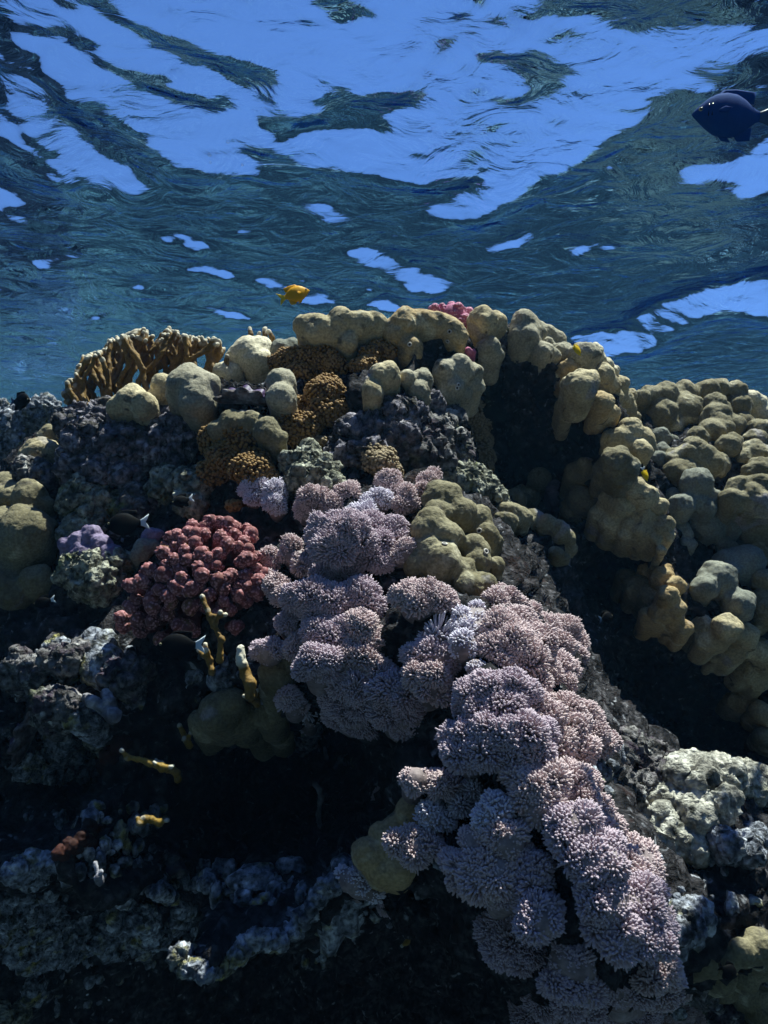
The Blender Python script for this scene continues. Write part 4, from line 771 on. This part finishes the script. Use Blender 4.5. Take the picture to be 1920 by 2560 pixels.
def twig(k, pts_, label, mat='fire_yellow', r0=.004, r1=.003, sideb=3, seed=1, tipr=.0065, dy=-.05, cat='fire coral', name='fire_coral_branch', lenb=.02, Y=None):
    rs = np.random.RandomState(seed); ys = [reefY(*cpx(k, x, y)) + dy for x, y in pts_]; ym = Y or float(np.mean(ys)); W_ = [at(*cpx(k, x, y), ym + rs.uniform(-.006, .006)) for x, y in pts_]
    P = [(W_[0] * 1.13, W_[0], r0 * .7, r0)]; n = len(W_) - 1; tips = [W_[-1]]
    for i in range(n): P.append((W_[i], W_[i + 1], r0 + (r1 - r0) * i / n, r0 + (r1 - r0) * (i + 1) / n))
    for j in range(sideb):
        i = rs.randint(0, n + 1); d = rs.normal(size=3) * [1, .5, .5] + [0, 0, .9]; d /= np.linalg.norm(d); e = W_[i] + d * lenb; P.append((W_[i], e, r1 * 1.05, r1 * .9)); tips.append(e)
    V, Q, Nn = blob(P, .0012, .003); dm = np.full(len(V), 9.)
    for tp in tips: dm = np.minimum(dm, np.linalg.norm(V - tp, axis=1))
    V = V + Nn * (.0012 * vn(V * 180, 5) + .0006 * vn(V * 500, 6))[:, None]
    return tag(link(name, mesh(name, V - W_[0], Q, col=np.clip(1.3 - dm / tipr, 0, 1), mat=M[mat]), loc=W_[0]), label, cat)
twig(5, [(950, 640), (955, 550), (925, 490), (905, 455), (898, 425)], 'yellow fire coral stem rising in front of the pink coral with a white tip', 'fire', seed=2, dy=-.12)
twig(5, [(915, 690), (905, 640), (880, 615), (858, 598)], 'short yellow fire coral stub right of the white tailed fish', 'fire', seed=3, dy=-.1)
twig(5, [(1085, 790), (1080, 740), (1060, 700), (1045, 650), (1040, 590)], 'tall pale tipped fire coral finger above the two humped olive coral', 'fire', seed=4, r0=.0065, r1=.0052, sideb=1, tipr=.02, dy=-.1)
twig(5, [(1110, 830), (1112, 800), (1110, 770)], 'short brown stub beside the tall pale tipped finger', 'fire', seed=5, sideb=1, dy=-.06)
twig(5, [(820, 1010), (810, 985), (790, 955)], 'small white tipped fire coral knob left of the two humped olive coral', seed=6, sideb=4, lenb=.012, dy=-.1)
twig(5, [(700, 1106), (650, 1085), (600, 1068), (550, 1060)], 'yellow fire coral branch reaching left in the dark hollow', seed=7, sideb=4, lenb=.012, dy=-.16)
twig(7, [(770, 50), (765, 20), (720, 8), (690, 0)], 'yellow fire coral fork below the reaching branch', seed=17, sideb=4, lenb=.012, dy=-.16)
twig(7, [(690, 235), (660, 225), (630, 215), (605, 240)], 'small yellow fire coral with white ends alone in the black hollow', seed=8, sideb=4, lenb=.011, dy=-.16)
twig(8, [(100, 750), (105, 720), (108, 700)], 'three pronged white tipped sprig in the black area at the lower centre', seed=9, sideb=3, lenb=.012, dy=-.15, r0=.004, r1=.003)
twig(7, [(1400, 320), (1385, 270), (1375, 200), (1385, 140), (1382, 95)], 'thin bluish dead coral twig in the black hollow', 'white_tip', seed=10, r0=.0035, r1=.004, sideb=3, lenb=.012, dy=-.16, cat='dead coral', name='dead_coral_twig')
twig(5, [(1410, 1060), (1405, 1040)], 'pair of tiny white tips in the dark below the soft corals', 'white_tip', seed=11, sideb=1, lenb=.01, dy=-.1, cat='dead coral', name='dead_coral_twig')
twig(5, [(490, 880), (440, 840), (400, 820), (375, 805)], 'white forked dead coral on the lower left slope', 'white_tip', seed=12, r0=.010, r1=.007, sideb=0, dy=-.02, cat='dead coral', name='dead_coral')
twig(5, [(480, 860), (470, 820), (460, 785)], 'upright white dead coral knob beside the forked one', 'white_tip', seed=13, r0=.009, r1=.0075, sideb=0, dy=-.02, cat='dead coral', name='dead_coral')
twig(8, [(930, 800), (920, 775), (895, 765)], 'curled brown tipped sprig beside the soft coral ribbon', 'fire', seed=14, sideb=1, dy=-.02)
twig(7, [(430, 490), (425, 470), (435, 450)], 'small dim blue twig in the lower left shade', 'white_tip', seed=15, sideb=1, dy=-.1, cat='dead coral', name='dead_coral_twig')
# ---- fluted clams
def clam(k, x, y, wpx, ang, label, Y=None, dy=-.02, openx=.35, nr=5, tilt=.5):
    a, b = cpx(k, x, y); Yq = (reefY(a, b) if Y is None else Y) + dy; c = at(a, b, Yq); Wd = wpx * CS * Yq / FPX
    root = bpy.data.objects.new('giant_clam', None); COL.objects.link(root); root.location = c; root.rotation_euler = (tilt, ang, 0); tag(root, label, 'clam')
    nu, nv = 90, 26
    for sgn in (-1, 1):
        Vl = []
        for th_ in (0, .0016):
            for i in range(nv):
                v = i / (nv - 1)
                for j in range(nu):
                    u = j / (nu - 1); A_ = (u - .5) * math.pi * 1.02; rib = math.cos(A_ * nr * 2.0)
                    rad_ = Wd * .52 * (v ** .75) * (1 + .10 * v * rib); dep = sgn * (Wd * (.26 * math.sin(min(1, v * 1.15) * math.pi * .5) ** .8 * (1 - .45 * v * openx) * math.cos(A_) ** .5 if abs(A_) < math.pi / 2 else 0)) if False else sgn * Wd * (.30 * math.sin(v * math.pi * .62) * max(0, math.cos(A_ * .96)) ** .45 + .05 * v * rib)
                    scut = .0016 * (1 if (v * 7) % 1 > .72 else 0) * v
                    Vl.append((rad_ * math.sin(A_) * 1.15, dep + sgn * (scut - th_), -Wd * .32 + rad_ * math.cos(A_) * .72))
        Vl = np.array(Vl); I = np.arange(nu * nv).reshape(nv, nu); q1 = np.stack([I[:-1, :-1], I[:-1, 1:], I[1:, 1:], I[1:, :-1]], -1).reshape(-1, 4); q2 = q1[:, ::-1] + nu * nv
        e1 = I[-1]; q3 = np.stack([e1[:-1], e1[1:], e1[1:] + nu * nv, e1[:-1] + nu * nv], -1)
        sh = link('shell_valve', mesh('shell_valve', Vl, np.concatenate([q1, q2, q3]), mat=M['clam']), root)
        Mv = []
        for i in range(8):
            for j in range(nu):
                u = j / (nu - 1); A_ = (u - .5) * math.pi * .98; rib = math.cos(A_ * nr * 2.0); s_ = i / 7.; rad_ = Wd * .52 * (1 + .10 * rib) * (.97 - .05 * s_)
                Mv.append((rad_ * math.sin(A_) * 1.12, sgn * Wd * ((.30 * math.sin(math.pi * .62) * max(0, math.cos(A_ * .96)) ** .45) * (1 - .85 * s_) + .05 * rib * (1 - s_)), -Wd * .32 + rad_ * math.cos(A_) * .70 - .004 * s_))
        I = np.arange(nu * 8).reshape(8, nu); q1 = np.stack([I[:-1, :-1], I[:-1, 1:], I[1:, 1:], I[1:, :-1]], -1).reshape(-1, 4)
        link('mantle', mesh('mantle', np.array(Mv), q1, mat=M['mantle']), root)
clam(3, 1055, 575, 215, 0.05, 'dark ridged clam wedged between the cream coral and the egg shaped coral', Y=1.19, dy=0)
clam(5, 80, 930, 230, -1.15, 'wavy lipped clam in shade at the left edge', dy=-.05)
# ---- the bare rock under it all
# bare reef: steep face up to the crest, then the reef flat running back and away
xs = np.unique(np.concatenate([np.linspace(-7, -1.4, 40), np.arange(-1.4, 1.5, .006), np.linspace(1.5, 7, 40)]))
nv1 = 300; tv = np.linspace(0, 1, nv1) ** .8
X = np.repeat(xs[None], nv1, 0); zc = crestz(xs) - 0.02
Zf = -1.9 + (zc + 1.9)[None] * tv[:, None]
# the rock passes just behind everything that is anchored in it
AN = np.array(ANCH); AN = AN[AN[:, 2] < crestz(AN[:, 0]) + .05]
pts = np.concatenate([P3[:, [0, 2]], AN[:, [0, 2]]]); tv_ = np.concatenate([P3[:, 1] + .03, AN[:, 1]]); n_ = len(pts)
KM = Kf(((pts[:, None] - pts[None]) ** 2).sum(-1)); lam = np.concatenate([np.full(len(P3), .06), np.full(len(AN), .012)])
Amat = np.zeros((n_ + 3, n_ + 3)); Amat[:n_, :n_] = KM - np.diag(lam); Amat[:n_, n_] = 1; Amat[:n_, n_ + 1:] = pts; Amat[n_, :n_] = 1; Amat[n_ + 1:, :n_] = pts.T
wts = np.linalg.solve(Amat, np.concatenate([tv_, [0, 0, 0]]))
Yf = fY(X, Zf)
low = np.clip((-0.75 - Zf) / 1.1, 0, 1); Yf = Yf * (1 - low * .4)
back = np.concatenate([np.arange(1, 170) * .012, 2.03 + np.linspace(.05, 9, 60)])
Yb = Yf[-1][None] + back[:, None]; Xb = np.repeat(xs[None], len(back), 0)
tgt = 0.50 + 0.10 * fbm(np.stack([Xb * 1.3, Yb * 1.3, 0 * Xb], -1), 3, 3)
bl = 1 - np.exp(-back / .22)
Zb = zc[None] * (1 - bl[:, None]) + tgt * bl[:, None]
Zb = np.minimum(Zb, zc[None] + .03)
Zb = Zb + 0.09 * np.maximum(0, fbm(np.stack([Xb * 6, Yb * 6, 0 * Xb], -1), 4, 11)) * np.clip(back / .3, 0, 1)[:, None]
far = np.clip((Yb - 6) / 4, 0, 1); Zb = Zb * (1 - far) + far * (SURF + .15)  # far end raised to the surface to shut out the horizon sky
Pg = np.concatenate([np.stack([X, Yf, Zf], -1), np.stack([Xb, Yb, Zb], -1)], 0)
R_, C_ = Pg.shape[:2]; ii = np.arange(R_ * C_).reshape(R_, C_)
Qg = np.stack([ii[:-1, :-1], ii[:-1, 1:], ii[1:, 1:], ii[1:, :-1]], -1).reshape(-1, 4)
Vg = Pg.reshape(-1, 3); Ng = normals(Vg, Qg)
amp = np.where(np.abs(Vg[:, 0]) < 1.6, 1, .5)
dsp = 0.035 * fbm(Vg * 9, 5, 21, True) + 0.026 * fbm(Vg * 30, 4, 31, True) - 0.022 * np.clip(.45 - worley(Vg * 16, 4), 0, 1)
fin = np.clip(1 - np.abs(Vg[:, 0]) / 3, 0, 1)
Vg = Vg + Ng * ((dsp * amp - .03) * fin)[:, None]
gface = link('reef_rock_face', mesh('reef_rock_face', Vg[:nv1 * C_], Qg[:(nv1 - 1) * (C_ - 1)], mat=M['shade_dark_rock']))
tag(gface, 'craggy reef rock slope, shade darkened in its colour, rising under all the corals', None, kind='structure')
Vb = Vg[(nv1 - 1) * C_:]; Rb = R_ - nv1 + 1; jj = np.arange(Rb * C_).reshape(Rb, C_)
Qb = np.stack([jj[:-1, :-1], jj[:-1, 1:], jj[1:, 1:], jj[1:, :-1]], -1).reshape(-1, 4)
gflat = link('reef_flat_ground', mesh('reef_flat_ground', Vb, Qb, mat=M['flat'])); gflat.data.materials.append(M['flat_dark']); cc = np.zeros(len(gflat.data.polygons) * 3, np.float32); gflat.data.polygons.foreach_get('center', cc); cc = cc.reshape(-1, 3)
limY = 2.75 + .65 * np.clip(cc[:, 0], -1.5, 2) + .5 * fbm(np.stack([cc[:, 0] * 1.5, cc[:, 1] * 1.5, 0 * cc[:, 0]], -1), 3, 90)  # nearer flat painted dark so the waves overhead mirror something dark
gflat.data.polygons.foreach_set('material_index', (cc[:, 1] < limY).astype(np.int32)); tag(gflat, 'shallow mottled reef flat behind the crest', None, kind='structure')
# ---- loose rubble too small and mixed to count
rs = np.random.RandomState(77); ico = []
gt = (1 + 5 ** .5) / 2; iv = np.array([(-1, gt, 0), (1, gt, 0), (-1, -gt, 0), (1, -gt, 0), (0, -1, gt), (0, 1, gt), (0, -1, -gt), (0, 1, -gt), (gt, 0, -1), (gt, 0, 1), (-gt, 0, -1), (-gt, 0, 1)]); iv /= np.linalg.norm(iv[0])
it_ = [(0, 11, 5), (0, 5, 1), (0, 1, 7), (0, 7, 10), (0, 10, 11), (1, 5, 9), (5, 11, 4), (11, 10, 2), (10, 7, 6), (7, 1, 8), (3, 9, 4), (3, 4, 2), (3, 2, 6), (3, 6, 8), (3, 8, 9), (4, 9, 5), (2, 4, 11), (6, 2, 10), (8, 6, 7), (9, 8, 1)]
for _ in range(2):
    n2, vl, md = [], [tuple(v) for v in iv], {}
    def mid(a, b):
        k_ = (min(a, b), max(a, b))
        if k_ not in md: m_ = (np.array(vl[a]) + np.array(vl[b])); m_ /= np.linalg.norm(m_); vl.append(tuple(m_)); md[k_] = len(vl) - 1
        return md[k_]
    for a, b, c in it_: x, y, z = mid(a, b), mid(b, c), mid(c, a); n2 += [(a, x, z), (b, y, x), (c, z, y), (x, y, z)]
    it_, iv = n2, np.array(vl)
RV, RQ = [], []; nb_ = 0
for (x0, y0, x1, y1, cnt) in ((-60, 1620, 330, 1950, 240), (-60, 2020, 420, 2560, 420), (300, 2180, 900, 2420, 200), (850, 2080, 1150, 2350, 60), (1500, 2150, 1930, 2560, 150), (1480, 1880, 1640, 2000, 60), (120, 1220, 330, 1360, 50), (300, 1640, 700, 1800, 60)):
    for _ in range(cnt):
        X_, Y_ = rs.uniform(x0, x1), rs.uniform(y0, y1)
        if vn(np.array([X_ / 90, Y_ / 60, 1.5]), 5) < -.15: continue
        p = at(X_, Y_, reefY(X_, Y_) + .012); r = .0028 * math.exp(rs.normal() * .55) * 1.5; q = iv * (1 + .5 * fbm(iv * 1.3 + rs.uniform(0, 50, 3), 2, 3, True))[:, None] * r * rs.uniform(.6, 1.4, 3) * np.array([1, 1, 1.25])
        RV.append(q + p + np.array([0, 0, r * .6])); RQ.append(np.array(it_) + nb_); nb_ += len(iv)
tag(link('coral_rubble', mesh('coral_rubble', np.concatenate(RV), np.concatenate(RQ), mat=M['blue_rubble'])), 'scattered bits of broken coral rubble in the lower hollows', None, kind='stuff')
# ---- fish
def fishmat(name, base, r=.45, blend=None):
    m = bpy.data.materials.new(name); m.use_nodes = True; t = m.node_tree; N, L = t.nodes, t.links; b = N['Principled BSDF']; b.inputs['Roughness'].default_value = r; b.inputs['Specular IOR Level'].default_value = .06
    tc = N.new('ShaderNodeTexCoord'); no = N.new('ShaderNodeTexNoise'); no.inputs['Scale'].default_value = 60; L.new(tc.outputs['Object'], no.inputs['Vector'])
    x = N.new('ShaderNodeMix'); x.data_type = 'RGBA'; x.inputs[6].default_value = (*base, 1); c2 = blend or tuple(v * .7 for v in base); x.inputs[7].default_value = (*c2, 1); L.new(no.outputs['Fac'], x.inputs['Factor']); L.new(x.outputs[2], b.inputs['Base Color'])
    vo = N.new('ShaderNodeTexVoronoi'); vo.inputs['Scale'].default_value = 700; L.new(tc.outputs['Object'], vo.inputs['Vector']); bp = N.new('ShaderNodeBump'); bp.inputs['Strength'].default_value = .25; bp.inputs['Distance'].default_value = .0004; L.new(vo.outputs['Distance'], bp.inputs['Height']); L.new(bp.outputs[0], b.inputs['Normal'])
    return m
FMt = {'yellow': fishmat('yellow_fish_skin', (.80, .36, .01), blend=(.6, .30, .01)), 'yfin': fishmat('yellow_fish_fin', (.85, .55, .02)), 'navy': fishmat('navy_fish_skin', (.0, .045, .22), .85, blend=(.0, .03, .16)), 'grey': fishmat('grey_fish_tail', (.05, .09, .16)),
       'black': fishmat('black_fish_skin', (.003, .003, .004), .7), 'white': fishmat('white_fish_tail', (.62, .68, .74)), 'eye': fishmat('fish_eye', (.006, .006, .008), .15), 'iris': fishmat('fish_iris', (.45, .40, .25), .3)}
def slab(name, poly, th, mat, parent, off=(0, 0, 0), taper=.3):
    """a fin: outline in x,z with thickness across y, thinner at its rim"""
    n = len(poly); P = np.array(poly, float); c = P.mean(0); V = []
    for sy in (-1, 1):
        for s_ in (1.0, .8): V += [(c[0] + (x - c[0]) * s_, sy * th * (taper if s_ == 1 else 1) / 2, c[1] + (z - c[1]) * s_) for x, z in P]
        V.append((c[0], sy * th / 2, c[1]))
    q, t_ = [], []; H = 2 * n + 1
    for sd in (0, 1):
        o = sd * H
        for j in range(n):
            k2 = (j + 1) % n; a = [o + j, o + k2, o + n + k2, o + n + j]; b_ = [o + n + j, o + n + k2, o + 2 * n]
            q.append(a if sd == 0 else a[::-1]); t_.append(b_ if sd == 0 else b_[::-1])
    for j in range(n): k2 = (j + 1) % n; q.append([j, H + j, H + k2, k2])
    return link(name, mesh(name, np.array(V) + np.array(off), [q, t_], mat=M_(mat)), parent)
def M_(m): return FMt[m] if isinstance(m, str) else m
def fish(px, py, Y, Lpx, yaw, roll, label, body, tail, depth=.42, fins=None, rear=None, name='fish', stripe=False, cat='fish', loc=None):
    """nose along +x; Lpx body length with tail in the photograph"""
    L = Lpx * Y / FPX; c = at(px, py, Y); root = bpy.data.objects.new(name, None); COL.objects.link(root); root.location = c; root.rotation_euler = (0, 0, 0)
    root.rotation_mode = 'QUATERNION'
    from mathutils import Quaternion
    root.rotation_quaternion = Quaternion((0, 0, 1), yaw) @ Quaternion((0, 1, 0), roll); tag(root, label, cat)
    xs_ = np.array([.50, .485, .45, .40, .32, .22, .10, -.02, -.12, -.20, -.26, -.30]); hs = np.array([.02, .10, .24, .42, .68, .90, 1.0, .93, .72, .46, .28, .24]); ts = np.array([.02, .10, .24, .42, .68, .92, 1.0, .88, .62, .36, .2, .14]); cz_ = np.array([0, 0, .01, .01, .015, .01, 0, 0, 0, 0, 0, 0])
    xi = np.linspace(.5, -.3, 34); H_ = np.interp(-xi, -xs_, hs) * depth * .5; T_ = np.interp(-xi, -xs_, ts) * depth * .19; A = np.linspace(0, 2 * np.pi, 25)[:-1]
    Vf = np.array([[x * L, T_[i] * L * math.copysign(abs(math.sin(a)) ** .9, math.sin(a)), (H_[i] * math.cos(a) + np.interp(-x, -xs_, cz_)) * L] for i, x in enumerate(xi) for a in A])
    I = np.arange(34 * 24).reshape(34, 24); q = np.stack([I[:-1], np.roll(I[:-1], -1, 1), np.roll(I[1:], -1, 1), I[1:]], -1).reshape(-1, 4)
    Vf = np.concatenate([Vf, [[.505 * L, 0, 0], [-.3 * L, 0, 0]]]); n = 34 * 24; t1 = [[n, (j + 1) % 24, j] for j in range(24)] + [[n + 1, 33 * 24 + j, 33 * 24 + (j + 1) % 24] for j in range(24)]
    me = mesh('body', Vf, [q[:, ::-1], t1], mat=M_(body)); bo = link('body', me, root)
    if rear:
        me.materials.append(M_(rear)); cx = np.zeros(len(me.polygons) * 3, np.float32); me.polygons.foreach_get('center', cx); mi = (cx[0::3] < .0 * L).astype(np.int32); me.polygons.foreach_set('material_index', mi)
    D_ = depth * .5 * L; fm = fins or body
    slab('tail_fin', [(-.27 * L, .06 * L), (-.36 * L, .10 * L), (-.50 * L, .19 * L), (-.46 * L, .08 * L), (-.41 * L, 0), (-.46 * L, -.08 * L), (-.50 * L, -.19 * L), (-.36 * L, -.10 * L), (-.27 * L, -.06 * L)], .012 * L, tail, root)
    slab('dorsal_fin', [(.24 * L, .80 * D_), (.15 * L, 1.18 * D_), (.0 * L, 1.22 * D_), (-.12 * L, 1.16 * D_), (-.24 * L, 1.10 * D_), (-.22 * L, .55 * D_), (-.1 * L, .62 * D_), (.1 * L, .7 * D_)], .012 * L, fm if not rear else rear, root)
    slab('anal_fin', [(.02 * L, -.80 * D_), (-.06 * L, -1.16 * D_), (-.20 * L, -1.10 * D_), (-.22 * L, -.5 * D_), (-.1 * L, -.6 * D_)], .012 * L, fm if not rear else rear, root)
    slab('pelvic_fin', [(.20 * L, -.8 * D_), (.13 * L, -1.15 * D_), (.02 * L, -1.2 * D_), (.1 * L, -.8 * D_)], .012 * L, fm, root)
    for sy in (-1, 1):
        pf = slab('pectoral_fin', [(0, .02 * L), (-.07 * L, .05 * L), (-.15 * L, .01 * L), (-.10 * L, -.05 * L), (0, -.02 * L)], .008 * L, fm, root); pf.location = (.20 * L, sy * depth * .19 * L * .93, -.02 * L); pf.rotation_euler = (0, 0, sy * -.35)
        for nm, rr2, mt, oo in (('eye', .030, 'iris', .0), ('pupil', .021, 'eye', .014)):
            r_ = rr2 * L; th_ = np.linspace(0, np.pi, 9); ph_ = np.linspace(0, 2 * np.pi, 13)[:-1]; ev = np.array([[r_ * math.sin(a) * math.cos(b), r_ * .7 * math.cos(a), r_ * math.sin(a) * math.sin(b)] for a in th_ for b in ph_]); I2 = np.arange(108).reshape(9, 12); eq = np.stack([I2[:-1], np.roll(I2[:-1], -1, 1), np.roll(I2[1:], -1, 1), I2[1:]], -1).reshape(-1, 4)
            eo = link(nm, mesh(nm, ev, eq, mat=M_(mt)), root); eo.location = (.40 * L, sy * (np.interp(-.40, -xs_, ts) * depth * .19 * L * .82 + oo * L), .045 * L)
        if stripe:
            for x_ in (.27, .31): slab('gill_bar', [(x_ * L, .10 * L), (x_ * L - .012 * L, .04 * L), (x_ * L, -.07 * L), (x_ * L + .012 * L, -.07 * L), (x_ * L + .004 * L, .04 * L), (x_ * L + .012 * L, .10 * L)], .004 * L, 'eye', root, off=(0, sy * np.interp(-x_, -xs_, ts) * depth * .19 * L * .95, 0))
    return root
fish(735, 737, 1.10, 92, .25, -.42, 'small yellow damselfish swimming above the reef crest', 'yellow', 'yfin', depth=.50, fins='yellow')
fish(1835, 290, .85, 232, math.pi - .15, -.16, 'dark blue fish with a pale forked tail near the water surface at top right', 'navy', 'grey', depth=.62, stripe=True)
fish(1441, 872, 1.22, 46, .5, .9, 'tiny yellow striped fish at the right shoulder of the mound', 'yfin', 'navy', depth=.45, name='fish')
fish(1612, 1185, 1.15, 40, .3, 1.25, 'tiny pale yellow fish diving beside the golden tan coral', 'yfin', 'white', depth=.42)
fish(50, 1003, 1.12, 74, -.4, .1, 'black fish in the hazy water at the left edge', 'black', 'grey', depth=.6)
fish(456, 1252, 1.06, 60, math.pi + .4, .35, 'dark fish with a pale tail in front of the rounded grey green rock', 'black', 'white', depth=.5)
fish(318, 1310, 1.06, 110, math.pi + .2, .15, 'dark fish with a white tail above the lilac crust', 'black', 'white', depth=.55)
fish(452, 1614, .92, 120, math.pi + .1, .05, 'half black and white fish under the pink coral', 'black', 'white', depth=.5, rear=None)
fish(110, 1505, 1.0, 56, math.pi + .1, .3, 'small dark fish with a white tail under the left greenish domes', 'black', 'white', depth=.5)
fish(1515, 1545, 1.2, 56, .6, -.2, 'dim dark fish hiding in the right hand cave', 'black', 'grey', depth=.55)
fish(1820, 2428, .80, 56, .3, .5, 'black fish in front of the finger lobed olive coral', 'black', 'black', depth=.6)
# ---- air bubbles under the surface
bm_ = bpy.data.materials.new('air_bubble'); bm_.use_nodes = True; t = bm_.node_tree; t.nodes.clear(); N, L = t.nodes, t.links
lw = N.new('ShaderNodeLayerWeight'); lw.inputs[0].default_value = .35; tr = N.new('ShaderNodeBsdfTransparent'); gl = N.new('ShaderNodeBsdfGlossy'); gl.inputs['Roughness'].default_value = .02; mx = N.new('ShaderNodeMixShader'); ou = N.new('ShaderNodeOutputMaterial')
L.new(lw.outputs['Facing'], mx.inputs[0]); L.new(tr.outputs[0], mx.inputs[1]); L.new(gl.outputs[0], mx.inputs[2]); L.new(mx.outputs[0], ou.inputs[0])
th_ = np.linspace(0, np.pi, 13); ph_ = np.linspace(0, 2 * np.pi, 19)[:-1]; bv = np.array([[math.sin(a) * math.cos(b), math.sin(a) * math.sin(b), .85 * math.cos(a)] for a in th_ for b in ph_]); I2 = np.arange(13 * 18).reshape(13, 18); bq = np.stack([I2[:-1], I2[1:], np.roll(I2[1:], -1, 1), np.roll(I2[:-1], -1, 1)], -1).reshape(-1, 4)
bme = mesh('air_bubble', bv, bq, mat=bm_)
for (x, y, r, lb_) in ((985, 612, 9, 'highest and largest air bubble below the surface at upper left'), (905, 668, 10, 'air bubble to the left under the highest one'), (910, 702, 6, 'tiny air bubble just under the left one'), (1047, 712, 7, 'air bubble to the right, lowest of the four')):
    o = link('air_bubble', bme, loc=at(*cpx(1, x, y), 1.0)); o.scale = (r * CS / FPX,) * 3; tag(o, lb_, 'bubble', 'air bubbles below the surface')
# ---- the water itself
hz = bpy.data.materials.new('haze'); hz.use_nodes = True; t = hz.node_tree; t.nodes.clear(); pv = t.nodes.new('ShaderNodeVolumePrincipled'); ou = t.nodes.new('ShaderNodeOutputMaterial'); t.links.new(pv.outputs[0], ou.inputs['Volume'])
pv.inputs['Color'].default_value = (.16, .42, .80, 1); pv.inputs['Density'].default_value = .008; pv.inputs['Anisotropy'].default_value = .3; pv.inputs['Absorption Color'].default_value = (.3, .6, .9, 1)
hx, hy, z0, z1 = 25, 25, -3.0, SURF + 1.5
hv = np.array([(x, y, z) for x in (-hx, hx) for y in (-hy, hy) for z in (z0, z1)]); hq = [(0, 1, 3, 2), (4, 6, 7, 5), (0, 4, 5, 1), (2, 3, 7, 6), (0, 2, 6, 4), (1, 5, 7, 3)]
if HAZE: tag(link('haze', mesh('haze', hv, [hq], smooth=False, mat=hz)), 'blue haze of the sea water', None, kind='stuff')
print('all', time.time() - T0, sum(len(o.data.vertices) for o in bpy.data.objects if o.type == 'MESH'))
